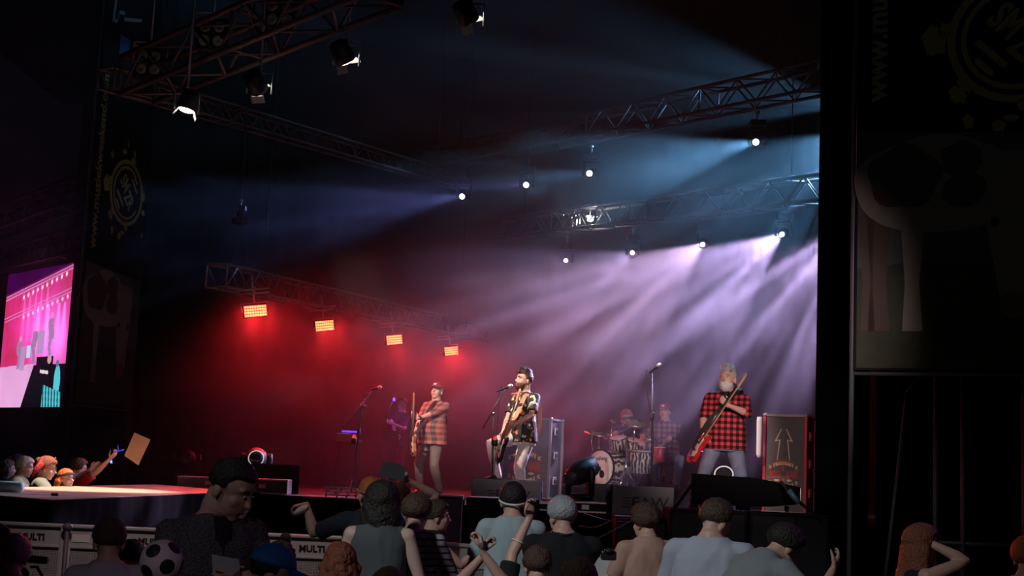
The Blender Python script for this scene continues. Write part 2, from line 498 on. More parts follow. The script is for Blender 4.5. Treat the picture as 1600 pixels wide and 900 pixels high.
for i, (lp, ly, ap, ay, pw, c, ang, gb) in enumerate(HEADS):
    if i > 7: continue
    pos = P(*lp, ly)
    moving_head(names[i], pos, P(*ap, ay).lerp(Vector((0, 0, 1.8)), 0.35), 'lens_glow' if i < 4 else 'lens_glow_pink', .85, True, None, 0.058 if i < 4 else 0.048)
for i in (8, 10):
    lp, ly, ap, ay = HEADS[i][:4]
    moving_head(['lavender moving head behind the black side curtain, lower row', 'blue moving head behind the black side curtain, upper row'][(i - 8) // 2], P(*lp, ly), P(*ap, ay), 'lens_glow', 1.15)
    pz = P(*lp, ly); hb = MB(); r_ = [o for o in COL.objects if o.name.startswith('moving_head') and o.parent is None and o.type == 'EMPTY'][-1]
    hb.tube([(0, 0, .1), (0, 0, 11.45 - r_.location.z)], .02, 6); hb.build('hanging_pole', 'steel', r_)

# ------------------------------------------------------------------ red LED panels
M('led_hot', (1, .3, .1), 0.4, emit=(1.0, 0.16, 0.05), es=5.0)
M('led_gap', (0.3, 0.01, 0.01), 0.4, emit=(1.0, 0.02, 0.01), es=1.1)
def led_panel(label, c, Y, w, h, rows=4, cols=9, yaw=0, tilt=20):
    pos = P(*c, Y)
    fwd = Vector((0.30, -1, -0.16)).normalized()
    fwd.rotate(Euler((0, 0, R(yaw))))
    xd = Vector((-fwd.y, fwd.x, 0)).normalized()
    mx = Matrix.Translation(pos) @ Matrix((( xd.x, fwd.x, 0, 0), (xd.y, fwd.y, 0, 0), (0, 0, 1, 0), (0, 0, 0, 1))) @ Matrix.Rotation(R(-9), 4, 'Y') 
    root = empty('led_panel', label, 'stage light', mx=mx)
    MB().box((0, -0.06, 0), (w * 1.08, 0.11, h * 1.12), bev=0.015).build('housing', 'fixture', root)
    MB().box((0, 0.002, 0), (w * 1.0, 0.01, h * 1.0)).build('diffuser', 'led_gap', root)
    b = MB()
    for i in range(rows):
        for j in range(cols):
            b.box((-w / 2 + (j + .5) * w / cols, 0.012, -h / 2 + (i + .5) * h / rows), (w / cols * .84, 0.012, h / rows * .72), bev=0.004)
    b.build('led_cluster', 'led_hot', root)
    y = MB(); y.tube([(-w * .58, -.06, 0), (-w * .58, -.06, h * .75), (w * .58, -.06, h * .75), (w * .58, -.06, 0)], 0.012, 6)
    y.tube([(0, -.06, h * .75), (0, -.06, h * .75 + .42)], 0.018, 6)
    for q_ in (.27, .33):
        y.tube([(-.24, -.06, q_), (.24, -.06, q_)], .014, 6); y.tube([(0, -.30, q_), (0, .18, q_)], .014, 6)
    y.build('yoke', 'steel', root)
    return pos, fwd
LED = [((399, 486), 20.8, 0.33, 0.17, 'nearest and largest red LED panel under the sloping truss'),
       ((507, 509), 24.0, 0.31, 0.175, 'second red LED panel from the near end of the sloping truss'),
       ((616, 531), 27.0, 0.30, 0.18, 'third red LED panel, hanging between two others'),
       ((705, 548.5), 30.0, 0.285, 0.18, 'farthest and smallest red LED panel')]
for c, Y, w_, h_, lb in LED:
    pos, fwd = led_panel(lb, c, Y, w_, h_)
    area('red_panel_glow', pos + fwd * 0.06, pos + fwd * 1.0 + Vector((0.2, 0.0, -0.75)), 105, RED, w_, h_, 120)
# two more red washes: on the floor behind the singer, and low behind the drums
spot('red_floor_wash', P(905, 740, 26), P(900, 560, 24), 420, RED, 64, 1.0, 0.1)

# ------------------------------------------------------------------ front key lamps with barn doors
M('key_lens', (1, 1, 1), .3, emit=(1.0, .95, .82), es=30)
M('door_metal', (.55, .54, .52), .45, .3)
lab = ['key lamp with open flaps hanging by the left truss, brightest one', 'key lamp hanging second from the left under the dark front truss', 'small key lamp with lit flap high above the red panels', 'key lamp with lit flap at the top centre, alone in the dark']
for (lp, ly, ap, ay, pw, cone, kc), lb in zip(KEYS, lab):
    a = P(*lp, ly); d = (P(*ap, ay) - a).normalized(); top = 11.4
    root = empty('key_lamp', lb, 'stage light', loc=a)
    q = d.to_track_quat('Z', 'Y').to_matrix().to_4x4()
    b = MB(); b.lathe([(.07, -.26), (.11, -.24), (.12, -.05), (.115, 0)], 20, 0, q); b.build('lamp_body', 'fixture', root)
    b = MB(); b.lathe([(.095, .0), (.08, .012)], 20, 0, q); b.build('lens', 'key_lens', root)
    for k in (1, 3):
        w_ = .085
        m2 = q @ Matrix.Rotation(k * PI / 2, 4, 'Z') @ Matrix.Translation((.10, 0, .01)) @ Matrix.Rotation(R(28), 4, 'Y')
        b = MB(); b.prism([(-.002, -w_), (.002, -w_), (.002, w_), (-.002, w_)], 0, .09, m2); b.build('barn_door', 'door_metal', root)
    b = MB(); b.tube([(-.15, 0, -.05), (-.15, 0, .20), (.15, 0, .20), (.15, 0, -.05)], .012, 6); b.build('yoke', 'steel', root)
    b = MB(); b.tube([(0, 0, .20), (0, 0, top - a.z)], .016, 6); b.build('hanging_pole', 'steel', root)
# four-lamp blinders on the front truss
M('blinder_lens', (.25, .24, .22), .2, spec=.8)
for (px, py, Y, lb) in ((331, 53, 17.6, 'four-lamp blinder on the dark front truss, lower one'), (437, 20, 16.7, 'four-lamp blinder on the dark front truss, upper one'), (232, 98, 18.6, 'unlit lamp bar hanging in front of the left banner')):
    a = P(px, py, Y); root = empty('blinder_lamp', lb, 'stage light', loc=a)
    b = MB(); b.box((0, .05, 0), (.40, .12, .42), bev=.02); b.build('housing', 'fixture', root)
    for x in (-.09, .09):
        for z in (-.09, .09):
            b = MB(); b.lathe([(.075, 0), (.07, .02), (.03, .012), (.01, .0)], 18, 0, Matrix.Translation((x, -.01, z)) @ Matrix.Rotation(PI / 2, 4, 'X')); b.build('lamp', 'blinder_lens', root)
    b = MB(); b.tube([(-.23, .05, 0), (-.23, .05, .3), (.23, .05, .3), (.23, .05, 0)], .012, 6); b.tube([(0, .05, .3), (0, .05, 11.5 - a.z)], .014, 6); b.build('yoke', 'steel', root)
# bright work lamp and clamps on the middle truss
M('work_glow', (1, 1, 1), .3, emit=(1, .97, .85), es=18)
a = P(922, 343, 27.4); root = empty('work_light', 'bare bright work lamp shining on the middle truss', 'lamp', loc=a)
b = MB(); b.ball((0, 0, 0), (.06, .04, .045)); b.build('bulb', 'work_glow', root)
b = MB(); b.box((0, .05, .07), (.18, .06, .05), bev=.01); b.tube([(0, .05, .07), (0, .05, .32)], .012, 6); b.build('bracket', 'steel', root)
pl = bpy.data.lights.new('work_light_glow', 'POINT'); pl.energy = 12; pl.color = (1, .95, .82); pl.shadow_soft_size = .05
po = bpy.data.objects.new('work_light_glow', pl); COL.objects.link(po); po.location = a + Vector((0, -.12, 0))
for k, (px, py) in enumerate(((880, 346), (899, 347), (904, 344), (893, 350), (935, 334))):
    c = P(px, py, 27.5); b = MB(); b.box((0, 0, 0), (.07, .06, .16), bev=.01); b.tube([(0, 0, .06), (0, 0, .25)], .012, 5)
    o = b.build('truss_clamp', 'chrome'); o.location = c; tag(o, ['shiny clamp at the left end of the lit cluster on the middle truss', 'shiny tall clamp nearest the work lamp', 'narrow clamp between two others on the lit truss cluster', 'low small clamp in the lit cluster on the middle truss', 'clamp above right of the bright work lamp'][k], 'clamp')

sc = moving_head('small scanner lamp throwing thin cold shafts on the dark left side', P(364, 345, 21.1), P(240, 350, 20.4), 'lens_dark', .55)
hb = MB(); hb.tube([(0, 0, .05), (0, 0, 11.45 - sc.location.z)], .012, 6); hb.build('hanging_pole', 'black', sc)
# ------------------------------------------------------------------ people
def remeshed(mb, name, mats, parent, voxel=0.008, smooth=2, fold=0.0, fscale=6.0, seed=0, fdir=None):
    me = mb.mesh(name + '_raw', mats)
    o = bpy.data.objects.new(name + '_raw', me); COL.objects.link(o)
    md = o.modifiers.new('r', 'REMESH'); md.mode = 'VOXEL'; md.voxel_size = voxel; md.use_smooth_shade = True
    if smooth:
        sm = o.modifiers.new('s', 'SMOOTH'); sm.iterations = smooth; sm.factor = 0.6
    dg = bpy.context.evaluated_depsgraph_get()
    me2 = bpy.data.meshes.new_from_object(o.evaluated_get(dg))
    bpy.data.objects.remove(o); bpy.data.meshes.remove(me)
    me2.name = name
    if fold:
        off = Vector((seed * 3.7, seed * 1.3, seed))
        nrm = [v.normal.copy() for v in me2.vertices]
        for v, n in zip(me2.vertices, nrm):
            q = Vector((v.co.x * fscale, v.co.y * fscale, v.co.z * fscale * (fdir or 0.55)))
            a = noise.noise(q + off); b = noise.noise(q * 2.3 + off * 2)
            r = (1 - abs(a) * 2.2) * 0.7 + b * 0.5
            v.co += n * fold * r
    o = bpy.data.objects.new(name, me2); COL.objects.link(o)
    if parent is not None: o.parent = parent
    return o

def ik(S_, T, l1, l2, pole):
    S_ = Vector(S_); T = Vector(T); d = T - S_; L = min(max(d.length, abs(l1 - l2) + .02), (l1 + l2) * .995)
    if d.length < 1e-5: d = Vector((0, 0, -1))
    u = d.normalized(); T = S_ + u * L
    a = (l1 * l1 - l2 * l2 + L * L) / (2 * L); h = math.sqrt(max(0, l1 * l1 - a * a))
    p = Vector(pole); p = p - u * p.dot(u)
    p = p.normalized() if p.length > 1e-4 else u.orthogonal().normalized()
    return S_ + u * a + p * h, T

def ring(c, ax, ay, a, b, n=20, e=2.3):
    out = []
    for k in range(n):
        th = 2 * PI * k / n; cs, sn = math.cos(th), math.sin(th)
        out.append(c + ax * (a * math.copysign(abs(cs) ** (2 / e), cs)) + ay * (b * math.copysign(abs(sn) ** (2 / e), sn)))
    return out

def limb(mb, pts, rs, n=12):
    """smooth tapered tube with rounded ends"""
    mb.tube(pts, rs, n)
    mb.ball(pts[0], rs[0] * 1.0); mb.ball(pts[-1], rs[-1] * 1.0)

def hand(mb, W, d, n, right, curl=0.6, spread=1.0, pinch=False, s=1.0):
    d = d.normalized(); n = (n - d * n.dot(d)); n = n.normalized() if n.length > 1e-3 else d.orthogonal().normalized()
    s_ = d.cross(n) if right else n.cross(d)
    rings = []
    for t, a, b in ((-.015, .026, .020), (.0, .028, .019), (.03, .038, .017), (.06, .042, .016), (.088, .041, .014), (.098, .036, .010)):
        rings.append(ring(W + d * t * s, s_, n, a * s, b * s, 12, 2.6))
    mb.loft(rings)
    for (o, L, base) in ((.031, .070, .086), (.0105, .078, .092), (-.0105, .073, .090), (-.031, .058, .082)):
        p = W + d * base * s + s_ * o * spread * s; ang = curl * 0.6; pts = [p - d * .01 * s]; rr = [.0095 * s]
        dd = (d + s_ * o * 2.2 * spread).normalized()
        for fr, rd in ((.45, .0088), (.30, .0080), (.25, .0068)):
            v = dd * math.cos(ang) + n * math.sin(ang)
            p = p + v * L * fr * s; pts.append(p); rr.append(rd * s); ang += curl
        mb.tube(pts, rr, 8); mb.ball(pts[-1], rr[-1], nu=8, nv=6)
    p0 = W + d * .022 * s + s_ * .030 * s
    v1 = (s_ * .75 + d * .75 + n * (.35 + .4 * curl)).normalized(); v2 = (d * .85 + s_ * (.25 - .3 * curl) + n * (.3 + .5 * curl)).normalized()
    p1 = p0 + v1 * .038 * s; p2 = p1 + v2 * .034 * s; p3 = p2 + v2 * .024 * s
    mb.tube([p0, p1, p2, p3], [.014 * s, .0115 * s, .010 * s, .008 * s], 8); mb.ball(p3, .008 * s, nu=8, nv=6)

def smst(a, b, x):
    t = min(1, max(0, (x - a) / (b - a))); return t * t * (3 - 2 * t)

def radial(mb, mx, c, rad, fn, nu=40, nv=28):
    """closed blob around c; fn(dir) scales the radius"""
    v = []; f = []; c = Vector(c)
    def pt(d):
        return mx @ (c + Vector((d.x * rad[0], d.y * rad[1], d.z * rad[2])) * fn(d))
    v.append(pt(Vector((0, 0, -1))))
    for j in range(1, nv):
        ph = -PI / 2 + PI * j / nv
        for k in range(nu):
            th = 2 * PI * k / nu
            v.append(pt(Vector((math.cos(ph) * math.cos(th), math.cos(ph) * math.sin(th), math.sin(ph)))))
    v.append(pt(Vector((0, 0, 1)))); L = len(v) - 1
    for k in range(nu):
        f.append((0, 1 + (k + 1) % nu, 1 + k)); f.append((L, L - nu + k, L - nu + (k + 1) % nu))
    for j in range(nv - 2):
        a = 1 + j * nu
        for k in range(nu): f.append((a + k, a + (k + 1) % nu, a + nu + (k + 1) % nu, a + nu + k))
    mb.add(v, f, 0, True)

M('skin', (0.56, 0.33, 0.25), 0.5, nz=0.08, nscale=20)
M('skin_pale', (0.62, 0.40, 0.33), 0.5)
M('skin_tan', (0.36, 0.22, 0.17), 0.5)
M('hair_dark', (0.02, 0.014, 0.011), 0.55, nz=.5, nscale=60, bump=.8)
M('hair_brown', (0.07, 0.04, 0.025), 0.55, nz=.5, nscale=60, bump=.8)
M('hair_grey', (0.38, 0.37, 0.37), 0.55, nz=.5, nscale=60, bump=.8)
M('hair_silver', (0.62, 0.60, 0.58), 0.55, nz=.4, nscale=60, bump=.8)
M('hair_auburn', (0.20, 0.055, 0.025), 0.5, nz=.5, nscale=60, bump=.8)
M('hair_orange', (0.50, 0.13, 0.03), 0.5, nz=.4, nscale=60, bump=.8)
M('hair_red', (0.50, 0.02, 0.04), 0.5, nz=.4, nscale=60, bump=.8)
M('hair_purple', (0.14, 0.03, 0.12), 0.5, nz=.4, nscale=60, bump=.8)
M('hair_blond', (0.42, 0.28, 0.16), 0.5, nz=.4, nscale=60, bump=.8)
M('eye', (0.04, 0.03, 0.03), 0.2)
M('eye_white', (0.7, 0.68, 0.66), 0.3)
M('lip', (0.30, 0.09, 0.08), 0.5)
M('teeth', (0.85, 0.82, 0.78), 0.3)
M('shoe', (0.03, 0.03, 0.03), 0.5)
M('shoe_white', (0.6, 0.6, 0.6), 0.5)

# torso profile: height along the spine, half width, half depth, forward offset
TORSO = [(-.14, .09, .075, .0), (-.09, .150, .108, -.005), (.0, .172, .118, -.01), (.12, .165, .112, .0), (.24, .150, .104, .004),
         (.36, .160, .112, .006), (.46, .172, .114, .004), (.505, .152, .098, .0), (.535, .118, .082, -.004), (.562, .086, .068, -.008), (.595, .060, .058, -.005)]

class Fig: pass

def person(label, loc, yaw, H=1.8, fat=0.0, wide=1.0, lean=0, side=0, twist=0, head=(0, 0, 0), hipz=0.93, hipy=0.0,
           hR=None, hL=None, eR=(0.6, -0.6, -0.5), eL=(-0.6, -0.6, -0.5), cR=.5, cL=.5, nR=None, nL=None, dR=None, dL=None,
           fR=(0.11, 0.0), fL=(-0.11, 0.0), kR=(0.15, 1, 0), kL=(-0.15, 1, 0), legs=True, seated=False,
           shirt='black', sleeve='short', pants='black', shoes='shoe', skin='skin', hair='short', hairm='hair_dark', thick=0.02,
           face=False, beard=None, voxel=0.009, fold=0.007, seed=1, hem=-.10, cat='person', mouth='lip', smooth=2, brow='hair_dark', name='person', hs=1.10, collar=None, vest=None, neck=.038, shtop=.566):
    k = H / 1.8
    root = empty(name, label, cat, loc=loc, rz=R(yaw)); root.scale = (k, k, k)
    bpy.context.view_layer.update()
    inv = (Matrix.Translation(Vector(loc)) @ Matrix.Rotation(R(yaw), 4, 'Z') @ Matrix.Scale(k, 4)).inverted()
    def loc_pt(t):
        if t is None: return None
        if len(t) == 4:   # pixel x, pixel y, depth offset, 'px'
            return inv @ P(t[0], t[1], loc[1] + t[2])
        return Vector(t)
    if seated: hipz = 0.52
    pel = Vector((0, hipy, hipz))
    q0 = Euler((0, 0, 0)).to_quaternion()
    q1 = (Matrix.Rotation(R(twist), 3, 'Z') @ Matrix.Rotation(R(-lean), 3, 'X') @ Matrix.Rotation(R(side), 3, 'Y')).to_quaternion()
    qp = q0.slerp(q1, 0.25)
    def fr(t):          # spine frame at arc length t
        n = 8; p = pel.copy(); u = min(max(t, -.2), .6)
        for i in range(n):
            s0 = (i + .5) / n * u
            q = qp.slerp(q1, min(1, max(0, s0 / .40)))
            p = p + q @ Vector((0, 0, u / n))
        return p, qp.slerp(q1, min(1, max(0, t / .40)))
    def tp(t, x, y):
        p, q = fr(t); return p + q @ Vector((x, y, 0))
    def torso(mb, t0, t1, inf, hemflare=0.0, n=22):
        rings = []
        ts = [a[0] for a in TORSO]
        steps = [t0 + (t1 - t0) * i / 15 for i in range(16)]
        for t in steps:
            tt = min(max(t, ts[0]), ts[-1])
            j = max(i for i in range(len(ts)) if ts[i] <= tt); j = min(j, len(ts) - 2)
            u = (tt - ts[j]) / (ts[j + 1] - ts[j]); A, B = TORSO[j], TORSO[j + 1]
            a = A[1] + (B[1] - A[1]) * u; b = A[2] + (B[2] - A[2]) * u; y = A[3] + (B[3] - A[3]) * u
            bl = math.exp(-((t - .14) / .20) ** 2)
            a = a * wide + fat * .55 * bl + inf; b = b + fat * .8 * bl + inf; y += fat * .45 * bl
            if inf and t < .1:
                a = max(a, .172 * wide + inf + fat * .3); b = max(b, .115 + inf + fat * .3)
                a += hemflare * (.1 - t) / .2; b += hemflare * (.1 - t) / .2
            p, q = fr(t)
            rings.append(ring(p + q @ Vector((0, y, 0)), q @ Vector((1, 0, 0)), q @ Vector((0, 1, 0)), a, b, n))
        mb.loft(rings)
    sh = {}
    arms = {}
    for sd, sx in (('R', 1), ('L', -1)):
        sp = tp(.488, sx * .176 * wide, -.005)
        h = loc_pt(hR if sd == 'R' else hL)
        if h is None: h = Vector((sx * (.27 + fat * .4), .06, hipz - .06))
        e, wv = ik(sp, h, .29, .26, fr(.4)[1] @ Vector(eR if sd == 'R' else eL))
        arms[sd] = (sp, e, wv)
    lg = {}
    for sd, sx, ft, kn in (('R', 1, fR, kR), ('L', -1, fL, kL)):
        hp = pel + Vector((sx * .092 * wide, 0, -.03))
        fz = ft[2] if len(ft) > 2 else 0
        kk, an = ik(hp, Vector((ft[0], ft[1], .085 + fz)), .43, .42, kn)
        fd = Vector((kn[0] * .8, 1, 0)).normalized() if not len(ft) > 3 else Vector((math.sin(R(ft[3])), math.cos(R(ft[3])), 0))
        lg[sd] = (hp, kk, an, fd)
    # ---- body, one continuous surface
    b = MB(); torso(b, -.14, .595, 0)
    np_, nq = fr(.56)
    hq = nq @ (Matrix.Rotation(R(head[0]), 3, 'Z') @ Matrix.Rotation(R(-head[1]), 3, 'X') @ Matrix.Rotation(R(head[2]), 3, 'Y')).to_quaternion()
    hbase = np_ + nq @ Vector((0, .014 + (.038 - neck) * .5, neck))
    hc = hbase + hq @ Vector((0, .022, .098 * hs))
    HM = Matrix.Translation(hc) @ hq.to_matrix().to_4x4() @ Matrix.Scale(hs, 4)
    b.tube([np_ - nq @ Vector((0, .0, .05)), np_ + nq @ Vector((0, .004, .03)), hbase + hq @ Vector((0, .0, .03)), hc + hq @ Vector((0, -.015, -.01))],
           [.085, .066 + fat * .10, .060 + fat * .12, .05], 16)
    b.ball(np_ - nq @ Vector((0, .012, .035)), (.105 * wide, .062, .05))
    b.tube([np_ + nq @ Vector((0, -.020, -.04)), hc + hq @ Vector((0, -.040, -.075)) * hs, hc + hq @ Vector((0, -.045, -.02)) * hs], [.072 * (wide ** .5), .058, .05], 14)
    hf = 1 + fat * .45
    b.ball((0, -.012, .040), (.074, .092, .082), HM, nu=24, nv=16)
    b.ball((0, .018, -.022), (.060 * hf, .068, .080), HM, nu=20, nv=14)
    b.ball((0, .052, -.084), (.026 * hf, .022, .020), HM)
    b.ball((0, .015, -.070), (.050 * hf, .050, .030), HM)
    for sx in (-1, 1):
        b.ball((sx * .036, .046, -.016), (.026, .026, .026), HM)
        b.ball((sx * .030, .066, .038), (.026, .014, .010), HM)
        b.ball((sx * .076, -.004, -.006), (.010, .022, .032), HM @ Matrix.Rotation(sx * -.25, 4, 'Z'))
    b.tube([HM @ Vector((0, .070, .030)), HM @ Vector((0, .088, .004)), HM @ Vector((0, .100, -.014)), HM @ Vector((0, .080, -.024))], [.009, .011, .015, .010], 8)
    b.ball((0, .072, -.048), (.022, .014, .012), HM)
    for sd, right in (('R', True), ('L', False)):
        sp, e, wv = arms[sd]
        inner = tp(.49, (.10 if right else -.10) * wide, 0)
        b.tube([inner, sp], [.062, .058], 12); b.ball(sp, .057)
        u = (e - sp); v = (wv - e)
        f = 1 + fat * .9
        limb(b, [sp, sp + u * .35, sp + u * .8, e, e + v * .25, e + v * .7, wv], [.053 * f, .050 * f, .041 * f, .038 * f, .041 * f, .031, .025])
        d = Vector((dR if right else dL) or v.normalized()); 
        n = Vector((nR if right else nL) or (Vector((0, hipy, wv.z)) - wv + Vector((0, 0.0, -.05))))
        hand(b, wv + v.normalized() * .012, d, n, right, cR if right else cL)
    if legs:
        for sd in 'RL':
            hp, kk, an, fd = lg[sd]
            u = kk - hp; v = an - kk; f = 1 + fat * .5
            limb(b, [hp, hp + u * .3, hp + u * .75, kk, kk + v * .28, kk + v * .7, an], [.088 * f, .082 * f, .064 * f, .054 * f, .055 * f, .040, .034])
            b.tube([an + Vector((0, 0, -.03)), an + fd * .08 + Vector((0, 0, -.045)), an + fd * .17 + Vector((0, 0, -.055))], [.035, .033, .022], 10)
    body = remeshed(b, 'body', skin, root, voxel, smooth)
    # ---- clothes
    if shirt:
        s = MB(); torso(s, hem, shtop, .016, .02)
        for sd in 'RL':
            sp, e, wv = arms[sd]; u = e - sp; v = wv - e; f = 1 + fat * .8
            inner = tp(.485, (.09 if sd == 'R' else -.09) * wide, 0)
            if sleeve == 'none':
                s.tube([inner, sp.lerp(inner, .25)], [.075, .062], 14); continue
            s.tube([inner, sp], [.075, .072], 14); s.ball(sp, .070)
            if sleeve == 'short': s.tube([sp, sp + u * .4, sp + u * .78], [.068 * f, .064 * f, .066 * f], 14)
            elif sleeve == 'elbow': s.tube([sp, sp + u * .5, e, e + v * .12], [.068 * f, .062 * f, .058 * f, .056 * f], 14); s.ball(e, .057 * f)
            else:
                s.tube([sp, sp + u * .5, e], [.068 * f, .060 * f, .053 * f], 14); s.ball(e, .053 * f)
                s.tube([e, e + v * .5, e + v * .96], [.053 * f, .045 * f, .038], 14)
        remeshed(s, 'shirt', shirt, root, .011, 2, fold, 7, seed)
        if collar:
            c = MB(); p0, q_ = fr(.572); rings = []
            for j in range(25):
                th = PI * .5 + .32 + (2 * PI - .64) * j / 24
                o = Vector((math.cos(th), math.sin(th), 0)); dip = -.022 * max(0, o.y)
                a = p0 + q_ @ (Vector((o.x * .066, o.y * .068, .022 + dip)) * 1.05); bb = p0 + q_ @ Vector((o.x * .100, o.y * .098 + .006, -.020 + dip * 1.6))
                n_ = q_ @ o
                rings.append([a, bb, bb + n_ * .008, a + n_ * .008])
            c.loft(rings); c.build('collar', collar, root)
        if vest:
            c = MB(); rings = []
            for t, w_ in ((.30, .006), (.40, .022), (.48, .036), (.54, .040), (.572, .036)):
                p_, q_ = fr(t); b_ = (.128 + fat * .25 * max(0, (.5 - t) * 3)) if t < .5 else (.110 if t < .55 else .082)
                cc = p_ + q_ @ Vector((0, b_, 0)); xx = q_ @ Vector((1, 0, 0)); yy = q_ @ Vector((0, 1, 0))
                rings.append([cc - xx * w_, cc + yy * .010, cc + xx * w_, cc - yy * .02])
            c.loft(rings); c.build('undershirt', vest, root)
    if pants and legs:
        s = MB()
        torso(s, -.14, .03, .008)
        for sd in 'RL':
            hp, kk, an, fd = lg[sd]; u = kk - hp; v = an - kk; f = 1 + fat * .5
            limb(s, [hp + Vector((0, 0, .02)), hp + u * .3, hp + u * .75, kk, kk + v * .3, kk + v * .7, an + v * .02], [.104 * f, .100 * f, .080 * f, .072 * f, .070 * f, .060, .056])
        remeshed(s, 'trousers', pants, root, .012, 2, fold * 1.2, 9, seed + 4)
        for sd in 'RL':
            hp, kk, an, fd = lg[sd]; sx = MB(); z0 = an.z - .085
            a = Vector((an.x, an.y, z0)); sdv = Vector((fd.y, -fd.x, 0)); rings = []
            for t, wd, hh in ((-.065, .022, .05), (-.05, .036, .085), (0, .040, .10), (.06, .042, .085), (.12, .048, .06), (.17, .042, .045), (.195, .02, .03)):
                c = a + fd * t + Vector((0, 0, hh / 2)); rings.append(ring(c, sdv, Vector((0, 0, 1)), wd, hh / 2, 12, 3))
            sx.loft(rings); sx.build('shoe', shoes, root)
    # ---- hair
    if hair and hair != 'bald':
        h = MB(); rnd = Vector((seed * 2.1, seed, 0))
        amp = {'short': .10, 'spiky': .16, 'curly': .30, 'long': .05, 'crop': .02, 'bun': .04, 'bob': .05, 'longcurly': .18}.get(hair, .06)
        fq = {'curly': 9, 'spiky': 8, 'longcurly': 7}.get(hair, 5)
        def fn(d):
            thr = -0.62 + 1.02 * smst(-.35, .62, d.y) - .25 * smst(.75, 1, abs(d.x)) * (1 - smst(.1, .4, d.y))
            wd_ = .10 + .16 * smst(.1, -.5, d.y)
            mk = smst(thr - wd_, thr + wd_, d.z)
            tk = thick / .09 * (.30 + .70 * smst(-.75, .0, d.z))
            if hair == 'spiky': tk *= (0.35 + 1.9 * smst(.45, 1, d.z + .35 * max(0, d.y)))
            r = 1.0 + tk * mk + amp * tk * 2 * mk * noise.noise(d * fq + rnd) + .035 * mk * noise.noise(Vector((d.x * 26, d.y * 26, d.z * 8)) + rnd)
            return r * mk + 0.86 * (1 - mk)
        radial(h, HM, (0, -.012, .040), (.076, .094, .084), fn)
        if hair in ('long', 'bob', 'longcurly'):
            L = {'long': .40, 'bob': .20, 'longcurly': .36}[hair]; rr = random.Random(seed)
            for j in range(15):
                th = -PI * 0.08 - PI * .84 * j / 14
                x, y = math.cos(th) * .072, math.sin(th) * .080 - .008
                p = HM @ Vector((x, y, .05)); out = (hq @ Vector((x, y, 0))).normalized()
                pts = [p]; rs = [.022]
                for m in range(1, 7):
                    wob = amp * .12 * math.sin(m * 1.9 + j * 1.7)
                    pts.append(p + out * (.016 + .010 * m * (1 if hair != 'bob' else .4)) + Vector((0, 0, -L * m / 6 * (1 + rr.uniform(-.08, .08)))) + Vector((wob, wob, 0)))
                    rs.append((.030 if m < 5 else .020) * (1.15 if hair == 'longcurly' else 1))
                rs[-1] = .009
                h.tube(pts, rs, 8)
        if hair == 'spiky':
            rr = random.Random(seed)
            for j in range(26):
                x = rr.uniform(-.055, .055); y = rr.uniform(-.05, .075)
                z = .040 + .084 * math.sqrt(max(.05, 1 - (x / .085) ** 2 - ((y + .012) / .105) ** 2)) + .004
                p = Vector((x, y, z)); d_ = Vector((x * 3 + rr.uniform(-.2, .2), .35 + rr.uniform(-.2, .4), 1.2)).normalized(); L_ = (.022 + thick * 1.4) * (1 + .5 * (y > .02))
                h.tube([HM @ (p - d_ * .01), HM @ (p + d_ * L_ * .6), HM @ (p + d_ * L_ + Vector((0, -.008, 0)))], [.016, .011, .003], 6)
        if hair == 'bun':
            h.ball((0, -.105, .07), (.045, .040, .045), HM)
        if hair in ('long', 'bob', 'longcurly', 'bun'): remeshed(h, 'hair', hairm, root, .009, 1, .004, 30, seed)
        else: h.build('hair', hairm, root)
    # ---- face
    if face:
        for sx in (-1, 1):
            e = MB(); e.ball((sx * .030, .0785, .018), (.0105, .005, .0048), HM, nu=10, nv=7); eo = e.build('eye', 'eye_white', root)
            e = MB(); e.ball((sx * .030, .0822, .018), (.0052, .003, .0046), HM, nu=8, nv=6); e.build('iris', 'eye', eo)
            e = MB(); e.tube([HM @ Vector((sx * .014, .084, .037)), HM @ Vector((sx * .030, .083, .044)), HM @ Vector((sx * .046, .072, .038))], [.003, .005, .003], 6); e.build('eyebrow', brow, root)
        m = MB()
        if mouth == 'smile':
            m.tube([HM @ Vector((-.022, .080, -.046)), HM @ Vector((-.010, .089, -.053)), HM @ Vector((.010, .089, -.053)), HM @ Vector((.022, .080, -.046))], [.004, .007, .007, .004], 6); m.build('mouth', 'teeth', root)
        elif mouth == 'open':
            m.ball((0, .084, -.053), (.015, .008, .011), HM, nu=10, nv=7); m.build('mouth', 'lip', root)
        else:
            m.tube([HM @ Vector((-.020, .078, -.047)), HM @ Vector((0, .088, -.046)), HM @ Vector((.020, .078, -.047))], [.003, .005, .003], 6); m.build('mouth', 'lip', root)
    if beard:
        h = MB()
        def fb(d):
            mk = smst(.04, -.16, d.z) * smst(-.35, -.05, d.y)
            mo = math.exp(-((d.x / .36) ** 2 + ((d.z + .27) / .13) ** 2)) * smst(.5, .8, d.y)
            mk *= 1 - .9 * mo
            r = (1.0 + beard[1] * mk + .10 * mk * noise.noise(d * 12))
            return r * mk + .8 * (1 - mk)
        radial(h, HM, (0, .021, -.025), (.064 * hf, .072, .096), fb)
        h.build('beard', beard[0], root)
    g = Fig(); g.root = root; g.HM = HM; g.arms = arms; g.legs = lg; g.tp = tp; g.fr = fr; g.inv = inv; g.k = k; g.q1 = q1
    g.world = lambda p: inv.inverted() @ Vector(p)
    return g

